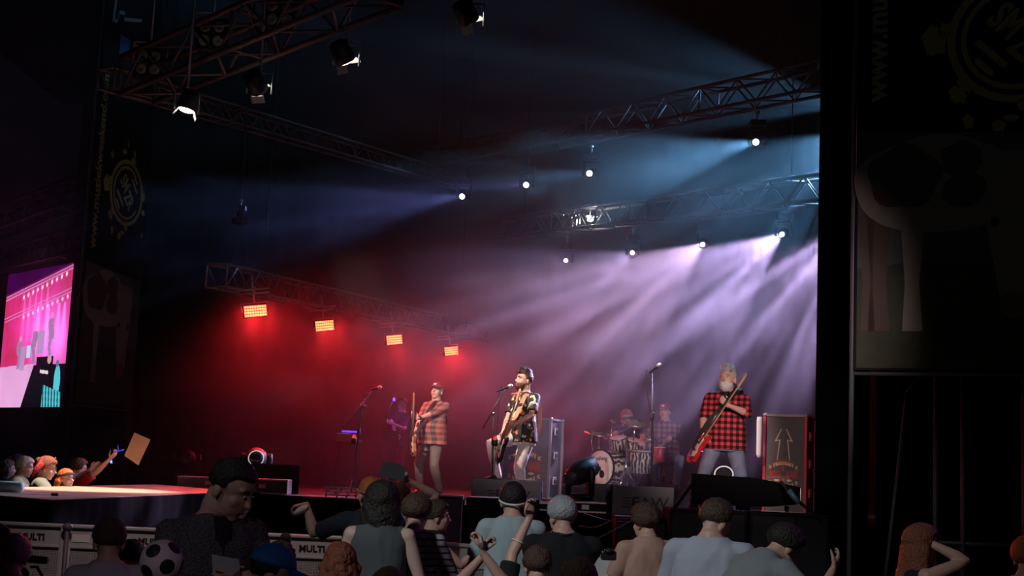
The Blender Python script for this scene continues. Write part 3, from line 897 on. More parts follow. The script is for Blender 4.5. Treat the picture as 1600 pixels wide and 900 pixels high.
def cap(g, m, back=False, brim=None, badge=None, tilt=0, knit=False):
    HM = g.HM @ Matrix.Rotation(R(180 if back else 0), 4, 'Z')
    off = .012 if not back else .012
    c = MB()
    def fn(d):
        mk = smst(-.02, .06, d.z)
        return 1.13 * mk + .80 * (1 - mk)
    radial(c, HM, (0, off * (-1 if not back else 1), .048), (.078, .094, .086), fn, 40, 28)
    c.ball((0, 0, .146), (.008, .008, .006), HM)
    o = c.build('cap', m, g.root)
    if not knit:
        b = MB(); rings = []
        for j in range(9):
            t = -1 + 2 * j / 8
            x = t * .070; y0 = math.sqrt(max(0, 1 - (t * .82) ** 2)) * .086
            y1 = y0 + .075 * math.sqrt(max(0.02, 1 - t * t))
            rings.append([HM @ Vector((x, y0 - .012, .062)), HM @ Vector((x, y1, .048 - .012 * t * t)), HM @ Vector((x, y1, .042 - .012 * t * t)), HM @ Vector((x, y0 - .012, .054))])
        b.loft(rings); b.build('brim', brim or m, o)
    if badge:
        b = MB(); b.ball((0, .088, .092), (.026, .012, .018), HM); b.build('badge', badge, o)
    return o

def glasses(g, m='black'):
    b = MB()
    for sx in (-1, 1):
        pts = [g.HM @ Vector((sx * .032 + .024 * math.cos(t * PI / 8), .092, .016 + .018 * math.sin(t * PI / 8))) for t in range(17)]
        b.tube(pts, .0025, 5, caps=False)
        b.tube([g.HM @ Vector((sx * .055, .090, .020)), g.HM @ Vector((sx * .078, .02, .018)), g.HM @ Vector((sx * .078, -.01, .008))], .0022, 5)
    b.tube([g.HM @ Vector((-.009, .094, .02)), g.HM @ Vector((.009, .094, .02))], .0025, 5)
    return b.build('glasses', m, g.root)

def band_on_head(g, m, z=.055, tilt=12, r=.010, lab=None):
    b = MB(); mx = g.HM @ Matrix.Translation((0, -.012, z)) @ Matrix.Rotation(R(tilt), 4, 'X')
    n = 28
    pts = [mx @ Vector((.086 * math.cos(2 * PI * t / n), .104 * math.sin(2 * PI * t / n), 0)) for t in range(n + 1)]
    b.tube(pts, r, 6, caps=False)
    o = b.build('headband', m, g.root)
    if lab: o['label'] = lab
    return o
# ------------------------------------------------------------------ cloth patterns
def plaid(name, c1, c2, c3, sx=14.0, sz=14.0, soft=0.0):
    m = bpy.data.materials.new(name); m.use_nodes = True; nt = m.node_tree; b = nt.nodes['Principled BSDF']
    tc = nt.nodes.new('ShaderNodeTexCoord'); sp = nt.nodes.new('ShaderNodeSeparateXYZ'); nt.links.new(tc.outputs['Object'], sp.inputs[0])
    def stripe(out, f):
        mu = nt.nodes.new('ShaderNodeMath'); mu.operation = 'MULTIPLY'; mu.inputs[1].default_value = f * 2 * PI; nt.links.new(out, mu.inputs[0])
        s = nt.nodes.new('ShaderNodeMath'); s.operation = 'SINE'; nt.links.new(mu.outputs[0], s.inputs[0])
        r = nt.nodes.new('ShaderNodeMapRange'); r.inputs['From Min'].default_value = -.25; r.inputs['From Max'].default_value = .25; nt.links.new(s.outputs[0], r.inputs['Value'])
        return r.outputs[0]
    a = stripe(sp.outputs['X'], sx); z = stripe(sp.outputs['Z'], sz)
    ad = nt.nodes.new('ShaderNodeMath'); ad.operation = 'ADD'; nt.links.new(a, ad.inputs[0]); nt.links.new(z, ad.inputs[1])
    hv = nt.nodes.new('ShaderNodeMath'); hv.operation = 'MULTIPLY'; hv.inputs[1].default_value = .5; nt.links.new(ad.outputs[0], hv.inputs[0])
    cr = nt.nodes.new('ShaderNodeValToRGB'); e = cr.color_ramp.elements
    e[0].color = (*c1, 1); e[0].position = .05; e[1].color = (*c3, 1); e[1].position = .95
    mid = e.new(.5); mid.color = (*c2, 1)
    nt.links.new(hv.outputs[0], cr.inputs[0]); nt.links.new(cr.outputs[0], b.inputs['Base Color'])
    b.inputs['Roughness'].default_value = .85; b.inputs['Specular IOR Level'].default_value = .15
    _mc[name] = m
plaid('plaid_red', (0.012, 0.010, 0.012), (0.16, 0.02, 0.025), (0.62, 0.06, 0.07), 14, 14)
plaid('plaid_brick', (0.06, 0.06, 0.06), (0.24, 0.09, 0.07), (0.46, 0.13, 0.10), 7, 11)
plaid('plaid_dull', (0.05, 0.03, 0.035), (0.13, 0.06, 0.06), (0.26, 0.12, 0.11), 12, 12)
def stripes(name, c1, c2, f=22, lo=-.85):
    m = bpy.data.materials.new(name); m.use_nodes = True; nt = m.node_tree; b = nt.nodes['Principled BSDF']
    tc = nt.nodes.new('ShaderNodeTexCoord'); sp = nt.nodes.new('ShaderNodeSeparateXYZ'); nt.links.new(tc.outputs['Object'], sp.inputs[0])
    mu = nt.nodes.new('ShaderNodeMath'); mu.operation = 'MULTIPLY'; mu.inputs[1].default_value = f * 2 * PI; nt.links.new(sp.outputs['Z'], mu.inputs[0])
    s = nt.nodes.new('ShaderNodeMath'); s.operation = 'SINE'; nt.links.new(mu.outputs[0], s.inputs[0])
    r = nt.nodes.new('ShaderNodeMapRange'); r.inputs['From Min'].default_value = lo; r.inputs['From Max'].default_value = lo + .35; nt.links.new(s.outputs[0], r.inputs['Value'])
    mx = nt.nodes.new('ShaderNodeMix'); mx.data_type = 'RGBA'; mx.inputs[6].default_value = (*c2, 1); mx.inputs[7].default_value = (*c1, 1)
    nt.links.new(r.outputs[0], mx.inputs[0]); nt.links.new(mx.outputs[2], b.inputs['Base Color'])
    b.inputs['Roughness'].default_value = .85
    _mc[name] = m
stripes('striped', (0.42, 0.33, 0.37), (0.015, 0.012, 0.02), 22, -.75)
def floral(name, base, cols, sc=9, lim=.16):
    m = bpy.data.materials.new(name); m.use_nodes = True; nt = m.node_tree; b = nt.nodes['Principled BSDF']
    tc = nt.nodes.new('ShaderNodeTexCoord'); v = nt.nodes.new('ShaderNodeTexVoronoi'); v.inputs['Scale'].default_value = sc
    n = nt.nodes.new('ShaderNodeTexNoise'); n.inputs['Scale'].default_value = 14
    ad = nt.nodes.new('ShaderNodeVectorMath'); ad.operation = 'MULTIPLY_ADD'; ad.inputs[1].default_value = (.12, .12, .12)
    nt.links.new(tc.outputs['Object'], n.inputs[0]); nt.links.new(n.outputs['Color'], ad.inputs[0]); nt.links.new(tc.outputs['Object'], ad.inputs[2])
    nt.links.new(ad.outputs[0], v.inputs['Vector'])
    lt = nt.nodes.new('ShaderNodeMath'); lt.operation = 'LESS_THAN'; lt.inputs[1].default_value = lim * 2.2; nt.links.new(v.outputs['Distance'], lt.inputs[0])
    cr = nt.nodes.new('ShaderNodeValToRGB'); cr.color_ramp.interpolation = 'CONSTANT'; e = cr.color_ramp.elements
    e[0].color = (*cols[0], 1); e[0].position = 0; e[1].color = (*cols[-1], 1); e[1].position = .75
    for i, c in enumerate(cols[1:-1]): x = e.new(.3 + .25 * i); x.color = (*c, 1)
    nt.links.new(v.outputs['Color'], cr.inputs[0])
    mx = nt.nodes.new('ShaderNodeMix'); mx.data_type = 'RGBA'; mx.inputs[6].default_value = (*base, 1)
    nt.links.new(lt.outputs[0], mx.inputs[0]); nt.links.new(cr.outputs[0], mx.inputs[7]); nt.links.new(mx.outputs[2], b.inputs['Base Color'])
    b.inputs['Roughness'].default_value = .7
    _mc[name] = m
floral('floral', (0.012, 0.012, 0.014), [(0.7, 0.6, 0.4), (0.02, 0.02, 0.02), (0.75, 0.22, 0.08), (0.20, 0.30, 0.16)], 15, .20)
M('jeans_grey', (0.15, 0.11, 0.10), 0.8, nz=.3, nscale=12)
M('jeans_pale', (0.56, 0.50, 0.50), 0.8, nz=.2, nscale=10)
M('jeans_blue', (0.15, 0.17, 0.24), 0.8, nz=.4, nscale=9)
M('jeans_dark', (0.04, 0.045, 0.06), 0.8)
M('tan_leather', (0.36, 0.20, 0.11), 0.6)
M('cap_red', (0.30, 0.03, 0.035), 0.7)
M('white_cloth', (0.7, 0.68, 0.66), 0.8)

# ------------------------------------------------------------------ guitars
M('honey_wood', (0.42, 0.17, 0.05), 0.3, nz=.3, nscale=10)
M('maple', (0.55, 0.36, 0.18), 0.35)
M('rosewood', (0.06, 0.03, 0.02), 0.4)
M('cream', (0.75, 0.70, 0.60), 0.4)
M('red_gloss', (0.5, 0.02, 0.02), 0.2)  # dark bass body with red stage light put into its colour
def guitar(label, A, B, face, body='honey_wood', neck='maple', guard='cream', bass=False, sc=1.0, strap=None, strapm='tan_leather', kind='guitar'):
    """A = centre of the body, B = tip of the headstock"""
    x = (Vector(B) - Vector(A)).normalized(); z = Vector(face); z = (z - x * z.dot(x)).normalized(); y = z.cross(x)
    mx = Matrix(((x.x, y.x, z.x, A[0]), (x.y, y.y, z.y, A[1]), (x.z, y.z, z.z, A[2]), (0, 0, 0, 1)))
    root = empty(kind, label, 'guitar', mx=mx)
    pts = []
    outl = [(-.21, 0), (-.20, .08), (-.15, .145), (-.07, .155), (.0, .115), (.05, .105), (.12, .13), (.20, .145), (.235, .115), (.19, .075), (.155, .05),
            (.15, .0), (.155, -.045), (.16, -.085), (.20, -.115), (.165, -.145), (.10, -.13), (.04, -.105), (-.02, -.12), (-.09, -.160), (-.17, -.14), (-.205, -.075)]
    outl = [(a * sc, b * sc) for a, b in outl]
    m = MB()
    bm = bmesh.new(); vs = [bm.verts.new((a, b, -.022)) for a, b in outl]; f = bm.faces.new(vs)
    r = bmesh.ops.extrude_face_region(bm, geom=[f]); bmesh.ops.translate(bm, vec=(0, 0, .044), verts=[g for g in r['geom'] if isinstance(g, bmesh.types.BMVert)])
    bmesh.ops.bevel(bm, geom=[e for e in bm.edges if abs(e.verts[0].co.z - e.verts[1].co.z) < 1e-4], offset=.008, segments=2, affect='EDGES')
    bm.verts.index_update(); m.add([v.co.copy() for v in bm.verts], [tuple(v.index for v in f.verts) for f in bm.faces]); bm.free()
    m.build('guitar_body', body, root)
    L = .88 if bass else .70
    g = MB(); g.prism([(.05 * sc, -.028), (.05 * sc, .028), (L * sc, .021), (L * sc, -.021)], .022, .036); g.build('fretboard', 'rosewood', root)
    g = MB(); g.loft([[Vector((a * sc, .026 * math.cos(t), .022 - .018 * abs(math.sin(t)))) for t in [PI * j / 6 for j in range(7)]] for a in (.12, .4, L)]); g.build('neck', neck, root)
    g = MB(); g.prism([(L * sc, -.024), (L * sc, .022), ((L + .05) * sc, .045), ((L + .17) * sc, .05), ((L + .19) * sc, .02), ((L + .16) * sc, -.015)], .006, .022); hd = g.build('headstock', neck, root)
    for j in range(4 if bass else 6):
        g = MB(); xx = (L + .045 + .021 * j * (1.5 if bass else 1)) * sc; g.tube([(xx, .045, .014), (xx, .066, .014)], .004, 6); g.ball((xx, .072, .014), (.008, .010, .006)); g.build('tuning_peg', 'chrome', hd)
    g = MB(); g.prism([(-.13 * sc, -.10 * sc), (-.10 * sc, .02 * sc), (.0, .05 * sc), (.12 * sc, .09 * sc), (.15 * sc, .03), (.14 * sc, -.03), (.12 * sc, -.08 * sc), (.03 * sc, -.06 * sc), (-.06 * sc, -.12 * sc)], .0225, .026); g.build('pickguard', guard, root)
    for xx in (-.04, .06):
        g = MB(); g.box((xx * sc, 0, .032), (.028, .075, .014), bev=.004); g.build('pickup', 'black_gloss', root)
    g = MB(); g.box((-.12 * sc, 0, .032), (.05, .08, .014), bev=.003); g.build('bridge', 'chrome', root)
    g = MB()
    for j in range(4 if bass else 6):
        yy = (j / (3 if bass else 5) - .5) * .045; g.tube([(-.12 * sc, yy, .041), (L * sc, yy * .7, .039)], .0012, 4)
    st = g.build('strings', 'chrome', root); st['kind'] = 'stuff'
    for (xx, yy) in ((-.13, -.11), (-.16, -.08)):
        g = MB(); g.lathe([(.011, .024), (.010, .038), (.004, .040)], 10, 0, Matrix.Translation((xx * sc, yy * sc, 0))); g.build('knob', 'black_gloss', root)
    if strap:
        im = mx.inverted(); pts = [im @ Vector(p) for p in strap]; b = MB(); rings = []
        # smooth path
        fine = []
        for i in range(len(pts) - 1):
            p0 = pts[max(i - 1, 0)]; p1 = pts[i]; p2 = pts[i + 1]; p3 = pts[min(i + 2, len(pts) - 1)]
            for q in range(6):
                t = q / 6; fine.append(0.5 * ((2 * p1) + (p2 - p0) * t + (2 * p0 - 5 * p1 + 4 * p2 - p3) * t * t + (3 * p1 - p0 - 3 * p2 + p3) * t ** 3))
        fine.append(pts[-1])
        ctr = im @ Vector(strap[0]).lerp(Vector(strap[-1]), .5)
        cen = sum(fine, Vector()) / len(fine)
        for i, p in enumerate(fine):
            t = (fine[min(i + 1, len(fine) - 1)] - fine[max(i - 1, 0)]).normalized()
            o = (p - cen); o = (o - t * o.dot(t)).normalized(); s_ = t.cross(o).normalized()
            rings.append([p + s_ * .03 + o * .002, p - s_ * .03 + o * .002, p - s_ * .03 - o * .002, p + s_ * .03 - o * .002])
        b.loft(rings, smooth=False); so = b.build('strap', strapm, root)
    return root, mx

def px_y(x, y, dy): return (x, y, dy, 'px')

# ------------------------------------------------------------------ the band
# bassist, right
Yb = 17.0
base = ground(1128, Yb, DECK)
bass = person('bearded bass player with grey swept-up hair in a red and black checked shirt', base, 168, 1.80, fat=.09, wide=1.15, hs=1.26, collar='plaid_red', vest='black', lean=-4, side=-2, twist=-4, head=(-16, 2, -3),
    hR=px_y(1094, 690, -.30), hL=px_y(1139, 634, -.36), eR=(1, -.3, -.4), eL=(-1, .1, -.8), cR=.75, cL=.8, nR=(-.6, -.5, .3), nL=(.2, -.8, .5), dR=(-.5, .2, -.9), dL=(.8, .1, .7),
    fR=(.36, .14), fL=(-.27, -.04), shirt='plaid_red', sleeve='elbow', pants='jeans_blue', hair='spiky', hairm='hair_grey', thick=.013, face=True, beard=('hair_silver', .07), mouth='smile', brow='hair_grey', voxel=.0065, seed=3, hem=-.12)
fw = (Vector((-math.sin(R(172)), math.cos(R(172)), 0)))
gA = P(1091, 700, Yb - .36); gB = P(1158, 600, Yb - .42)
guitar('pale-necked bass guitar slung diagonally over the checked shirt', gA, gB, Vector((-.9, -.20, .45)), body='red_gloss', neck='maple', guard='cream', bass=True, sc=.98, kind='bass_guitar', strapm='black',
       strap=[P(1084, 702, Yb - .28), P(1104, 664, Yb - .32), P(1130, 634, Yb - .28), P(1150, 612, Yb - .14), P(1158, 610, Yb + .02), P(1156, 640, Yb + .24), P(1120, 700, Yb + .26), P(1094, 706, Yb + .02)])

def cuff(g, sd, m='black', t=.90, r=.034, w=.03, name='wristband'):
    sp, e, wv = g.arms[sd]; v = (wv - e); b = MB(); d = v.normalized(); p = e + v * t
    b.tube([p - d * w, p - d * w * .9, p + d * w * .9, p + d * w], [r * .9, r, r * .97, r * .87], 14); return b.build(name, m, g.root)
cuff(bass, 'R')

# singer, centre
Ys = 18.9
base = ground(812, Ys, DECK)
sing = person('singing guitarist with a quiff, black flowered shirt and pale jeans, behind the wedge', base, 128, 1.80, fat=.03, wide=1.08, hs=1.18, lean=0, side=0, twist=8, head=(-20, -6, 0),
    hR=px_y(777, 701, -.18), hL=px_y(804, 664, -.34), eR=(.6, -.8, -.5), eL=(-.7, .3, -.9), cR=.7, cL=.8, nR=(-.8, -.2, .2), nL=(.7, -.2, .4), dR=(-.1, .5, -.8), dL=(.5, .7, .4),
    fR=(.08, .34, .30), fL=(-.04, -.02), kR=(.15, 1, .2), shirt='floral', sleeve='short', pants='jeans_pale', hair='spiky', hairm='hair_brown', thick=.016, face=True, beard=('hair_brown', .06), mouth='open', voxel=.0065, seed=8, hem=-.10, brow='hair_brown')
fw = Vector((-math.sin(R(140)), math.cos(R(140)), 0))
gA = P(784, 700, Ys - .30); gB = P(812, 618, Ys - .48)
guitar('dark electric guitar on a broad tan strap, held by the singer', gA, gB, Vector((-1, -.22, 0)), body='black_gloss', neck='maple', guard='cream', sc=.93, kind='electric_guitar',
       strap=[P(778, 706, Ys - .32), P(795, 674, Ys - .36), P(810, 642, Ys - .30), P(822, 616, Ys - .12), P(831, 614, Ys + .02), P(842, 632, Ys + .16), P(842, 668, Ys + .18), P(826, 700, Ys + .06), P(800, 712, Ys - .14)])
def tattoo(): pass
# guitarist, left
Yg = 22.6
base = ground(672, Yg, DECK)
gtr = person('guitarist in a red cap and brick plaid shirt, leftmost of the band', base, 138, 1.80, fat=.10, wide=1.14, hs=1.16, collar='plaid_brick', lean=-6, side=0, twist=4, head=(14, -8, 0),
    hR=px_y(642, 688, -.32), hL=px_y(648, 656, -.42), eR=(.8, -.6, -.4), eL=(-.6, .2, -.9), cR=.8, cL=.9, nR=(-.6, -.4, .2), nL=(.4, -.7, .3), dR=(-.2, .5, -.7), dL=(.6, .5, .5),
    fR=(.12, .10), fL=(-.13, -.08), shirt='plaid_brick', sleeve='elbow', pants='jeans_grey', hair='crop', hairm='hair_grey', thick=.003, face=True, mouth='lip', voxel=.0065, seed=5, hem=-.13, brow='hair_grey')
cap(gtr, 'cap_red', brim='cap_red', badge='cream')
cuff(gtr, 'L', 'black', .88, .031, .018, 'wristwatch')
fw = Vector((-math.sin(R(135)), math.cos(R(135)), 0))
gA = P(646, 694, Yg - .38); gB = P(648, 622, Yg - .55)
guitar('honey coloured electric guitar held upright by the man in the red cap', gA, gB, Vector((-1, -.30, 0)), body='honey_wood', neck='honey_wood', guard='cream', sc=.92, kind='electric_guitar', strapm='black',
       strap=[P(644, 702, Yg - .38), P(654, 672, Yg - .34), P(667, 646, Yg - .26), P(680, 628, Yg - .10), P(690, 630, Yg + .08), P(696, 660, Yg + .22), P(684, 700, Yg + .14), P(660, 704, Yg - .12)])
# ------------------------------------------------------------------ microphones
def wire(label, pts, r=.006, m='black', n=8, name='cable', world=True):
    fine = []; pts = [Vector(p) for p in pts]
    for i in range(len(pts) - 1):
        p0 = pts[max(i - 1, 0)]; p1 = pts[i]; p2 = pts[i + 1]; p3 = pts[min(i + 2, len(pts) - 1)]
        for q in range(n):
            t = q / n; fine.append(0.5 * ((2 * p1) + (p2 - p0) * t + (2 * p0 - 5 * p1 + 4 * p2 - p3) * t * t + (3 * p1 - p0 - 3 * p2 + p3) * t ** 3))
    fine.append(pts[-1]); b = MB(); b.tube(fine, r, 6); o = b.build(name, m)
    if label: tag(o, label, 'cable')
    return o
M('mic_grille', (0.55, 0.53, 0.53), 0.35, .7)
M('stand_metal', (0.02, 0.02, 0.022), 0.5)
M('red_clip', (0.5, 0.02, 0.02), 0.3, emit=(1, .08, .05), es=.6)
def mic_stand(label, px, Y, foot_z, pole_top, boom_a, boom_b, mic_tip, bright=False, clip_z=None, straight=False):
    """boom_a lower end, boom_b upper end, mic_tip as world points; pole stands under px"""
    g = ground(px, Y, foot_z); root = empty('microphone_stand', label, 'microphone stand', loc=g)
    I = lambda p: Vector(p) - g
    bm_ = 'chrome' if bright else 'stand_metal'
    b = MB(); top = I(pole_top); b.tube([(0, 0, .02), (top.x * .5, top.y * .5, top.z * .5), top], [.011, .011, .008], 8); b.build('pole', 'stand_metal', root)
    for k in range(3):
        a = 2 * PI * k / 3 + .5; b = MB(); b.tube([(0, 0, .22), (.20 * math.cos(a), .20 * math.sin(a), .05), (.30 * math.cos(a), .30 * math.sin(a), .012)], .011, 6); b.build('leg', 'stand_metal', root)
    b = MB(); b.lathe([(.022, 0), (.024, .01), (.024, .09), (.018, .10)], 10, 0, Matrix.Translation(top * .66)); b.build('height_clutch', 'stand_metal', root)
    ba, bb, mt = I(boom_a), I(boom_b), I(mic_tip)
    if not straight:
        b = MB(); b.tube([ba, bb], .009, 8); bo = b.build('boom', bm_, root)
        b = MB(); b.lathe([(.02, -.03), (.024, 0), (.02, .03)], 10, 0, Matrix.Translation(top) @ Matrix.Rotation(PI / 2, 4, 'X')); b.tube([top, top + Vector((.06, 0, -.02))], .008, 6); b.build('boom_clamp', 'chrome', root)
    tail = bb + (bb - mt).normalized() * .07
    d = (mt - bb).normalized(); q = Matrix.Translation(mt) @ d.to_track_quat('Z', 'Y').to_matrix().to_4x4()
    m = MB(); m.lathe([(.009, -.22), (.012, -.21), (.018, -.07), (.020, -.055)], 12, 0, q); mo = m.build('microphone', 'black' if not straight else 'stand_metal', root)
    m = MB(); m.lathe([(.020, -.055), (.027, -.045), (.028, -.02), (.022, .0), (.008, .008)], 14, 0, q); m.build('grille', 'mic_grille', mo)
    if clip_z:
        c = MB(); c.lathe([(.03, -.045), (.04, -.03), (.04, .03), (.034, .045)], 12, 0, Matrix.Translation((0.0, -.04, clip_z))); c.build('drink_holder', 'stand_metal', root)
        c = MB(); c.lathe([(.026, -.02), (.03, 0), (.028, .06), (.012, .085)], 12, 0, Matrix.Translation((0.0, -.05, clip_z))); o = c.build('cup', 'red_clip', root); o['label'] = 'small red cup glowing in the holder'
    return root, g
Y1 = 20.6
mic_stand('microphone stand with a long bright boom at the empty left position', 549, Y1, DECK, P(566, 632, Y1), P(541, 663, Y1), P(583, 608, Y1 - .02), P(595, 605, Y1 - .15), True, clip_z=.78)
wire('thin cable hanging from the left microphone', [P(575, 605, Y1), P(570, 612, Y1), P(566, 640, Y1), P(560, 690, Y1), P(556, 740, Y1)], .004)
Y2 = 18.5
mic_stand('microphone stand with a tilted boom in front of the singer', 769, Y2, DECK, P(771, 646, Y2), P(754, 670, Y2), P(790, 606, Y2), P(800, 602, Y2 - .02), False, clip_z=.80)
wire('thin cable looping down from the singer microphone', [P(785, 603, Y2), P(781, 610, Y2), P(779, 640, Y2), P(775, 690, Y2), P(772, 750, Y2)], .004)
Y3 = 18.0
mic_stand('straight tall microphone stand in front of the drum kit', 1017, Y3, DECK, P(1019, 583, Y3), P(1019, 583, Y3), P(1020, 578, Y3), P(1032, 569, Y3 - .1), False, straight=True)
wire('long cable hanging beside the tall straight microphone stand', [P(1012, 579, Y3), P(1010, 583, Y3), P(1011, 610, Y3), P(1016, 640, Y3), P(1020, 660, Y3), P(1021, 700, Y3), P(1016, 750, Y3)], .006)

# ------------------------------------------------------------------ road cases with the band's artwork
M('case_face', (0.11, 0.098, 0.098), 0.8, nz=.2, nscale=6)
M('case_side', (0.05, 0.03, 0.035), 0.5)
M('case_edge', (0.40, 0.34, 0.34), 0.35, .6)
M('case_edge_red', (0.55, 0.06, 0.07), 0.35, .3)  # edge metal with the red stage light mixed into its colour
M('print_cream', (0.62, 0.50, 0.30), 0.7)
M('print_red', (0.60, 0.07, 0.05), 0.7)
def road_case(label, pxl, pxr, top_px, Yl, yaw, w, d, h, edge):
    """front lower left corner under column pxl"""
    a = ground(pxl, Yl, DECK); mx = Matrix.Translation(a) @ Matrix.Rotation(R(yaw), 4, 'Z')
    root = empty('road_case', label, 'road case', mx=mx)
    b = MB(); b.box((w / 2, d / 2, h / 2 + .05), (w - .02, d - .02, h - .02), bev=.01); b.build('case_body', 'case_side', root)
    f = MB(); f.box((w / 2, -.001, h / 2 + .05), (w - .05, .012, h - .05)); f.build('front_panel', 'case_face', root)
    for (x0, y0, x1, y1, z0, z1) in ((0, 0, 0, 0, .05, h + .05), (w, 0, w, 0, .05, h + .05), (w, d, w, d, .05, h + .05)):
        e = MB(); e.box((x0, y0, (z0 + z1) / 2), (.035, .035, z1 - z0)); e.build('edge_rail', edge, root)
    for z in (.06, h + .05):
        e = MB(); e.box((w / 2, 0, z), (w, .03, .03)); e.build('edge_rail', 'case_edge' , root)
        e = MB(); e.box((w, d / 2, z), (.03, d, .03)); e.build('edge_rail', edge, root)
    for x in (0, w):
        for y in (0, d):
            for z in (.06, h + .05):
                if y == d and x == 0: continue
                e = MB(); e.ball((x, y, z), .028, nu=8, nv=6); e.build('corner_ball', 'case_edge', root)
    for z in (.32, .70, 1.06):
        if z > h: continue
        e = MB(); e.box((w + .008, d * .45, z), (.02, .17, .12), bev=.01); l = e.build('handle_dish', edge, root)
        e = MB(); e.box((w + .022, d * .45, z), (.02, .12, .05), bev=.01); e.build('handle', 'case_side', l)
    for x in (.1, w - .1):
        for y in (.1, d - .1):
            e = MB(); e.lathe([(.045, -.015), (.05, 0), (.045, .015)], 12, 0, Matrix.Translation((x, y, .048)) @ Matrix.Rotation(PI / 2, 4, 'X')); e.build('caster', 'black', root)
    # artwork, flat print on the front panel
    T = lambda x, z: Matrix.Translation((x, -.010, z)) @ Matrix.Rotation(PI / 2, 4, 'X')
    cx = w * .47; cz = h * .43; s = w * .78
    def strip(poly, m, nm, depth=.003):
        p = MB(); p.prism([(x * s, y * s) for x, y in poly], 0, depth, T(cx, cz)); return p.build(nm, m, root)
    for k in (-1, 1):
        bolt = [(k * .10, 1.10), (k * .25, .83), (k * .135, .845), (k * .18, .50), (k * .06, .50), (k * .05, .53), (k * .145, .53), (k * .10, .875), (k * .205, .86), (k * .07, 1.10)]
        bolt = [(k * .09, 1.42), (k * .29, 1.02), (k * .14, 1.05), (k * .21, .45), (k * .18, .45), (k * .10, 1.09), (k * .22, 1.07), (k * .06, 1.42)]
        strip(bolt, 'print_cream', 'lightning_print')
    def arc(r0, r1, a0, a1, cy, m, nm, fx=1, n=14):
        pts = [(fx * r1 * math.cos(a0 + (a1 - a0) * i / n), cy + r1 * math.sin(a0 + (a1 - a0) * i / n)) for i in range(n + 1)]
        pts += [(fx * r0 * math.cos(a1 + (a0 - a1) * i / n), cy + r0 * math.sin(a1 + (a0 - a1) * i / n)) for i in range(n + 1)]
        return strip(pts, m, nm)
    arc(.50, .52, .35, PI - .35, -.05, 'print_red', 'crest_line'); arc(.50, .52, PI + .5, 2 * PI - .5, .05, 'print_red', 'crest_line')
    arc(.55, .65, PI / 2 - .42, PI / 2 + .42, -.24, 'print_cream', 'ribbon')
    arc(.55, .64, -PI / 2 - .42, -PI / 2 + .42, .24, 'print_cream', 'ribbon')
    for k in (-1, 1):
        for sg in (1, -1):
            strip([(k * .27, sg * .23), (k * .31, sg * .24), (k * .31, sg * .35), (k * .27, sg * .34)], 'print_cream', 'ribbon')
            strip([(k * .37, sg * .19), (k * .47, sg * .18), (k * .43, sg * .235), (k * .47, sg * .29), (k * .37, sg * .28)], 'print_cream', 'ribbon')
    for k in (-1, 1):
        pts = [(k * (.20 + .085 * math.cos(t)), -.155 + (.045 if math.sin(t) < 0 else .02) * math.sin(t)) for t in [2 * PI * i / 16 for i in range(16)]]
        strip(pts, 'print_cream', 'crest_mark')
    arc(.09, .105, 0.1, PI - .1, .17, 'print_red', 'crest_line'); strip([(-.03, .10), (.03, .10), (.02, .25), (-.02, .25)], 'print_red', 'crest_mark')
    strip([(-.04, -.11), (.04, -.11), (.025, -.24), (-.025, -.24)], 'print_red', 'crest_mark')
    for wd, x in (('MOOI', -.25), ('WARK', .27)):
        text_obj('lettering', wd, .34 * s, 'print_red', root, T(cx + x * s, cz + .0), .38, .007 * s, .003)
    for zz in (.365, -.365):      # small dark ticks where the ribbon print is too worn to read
        tk = MB()
        for q in range(9):
            x = (q - 4) * .045; tk.prism([((x - .008) * s, (zz - .025) * s), ((x + .008) * s, (zz - .025) * s), ((x + .008) * s, (zz + .025) * s), ((x - .008) * s, (zz + .025) * s)], .003, .0045, T(cx, cz))
        tk.build('ribbon_marks', 'case_face', root)
    return root
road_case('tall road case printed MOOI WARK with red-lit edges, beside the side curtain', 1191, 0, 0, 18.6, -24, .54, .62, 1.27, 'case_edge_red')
cs = road_case('tall grey road case printed MOOI WARK standing behind the singer', 783, 0, 0, 21.5, -20, .74, .60, 1.19, 'case_edge')

# white towel hanging on the corner of the right case
b = MB(); p = ground(1190, 18.55, DECK + 1.12)
b.loft([ring(p + Vector((-.02, -.02, z)), Vector((1, 0, 0)), Vector((0, 1, 0)), wd, .02, 12) for z, wd in ((-.36, .02), (-.32, .035), (-.1, .036), (.12, .038), (.17, .03))])
tag(b.build('towel', 'white_cloth'), 'small white towel hung over the left corner of the road case', 'towel')

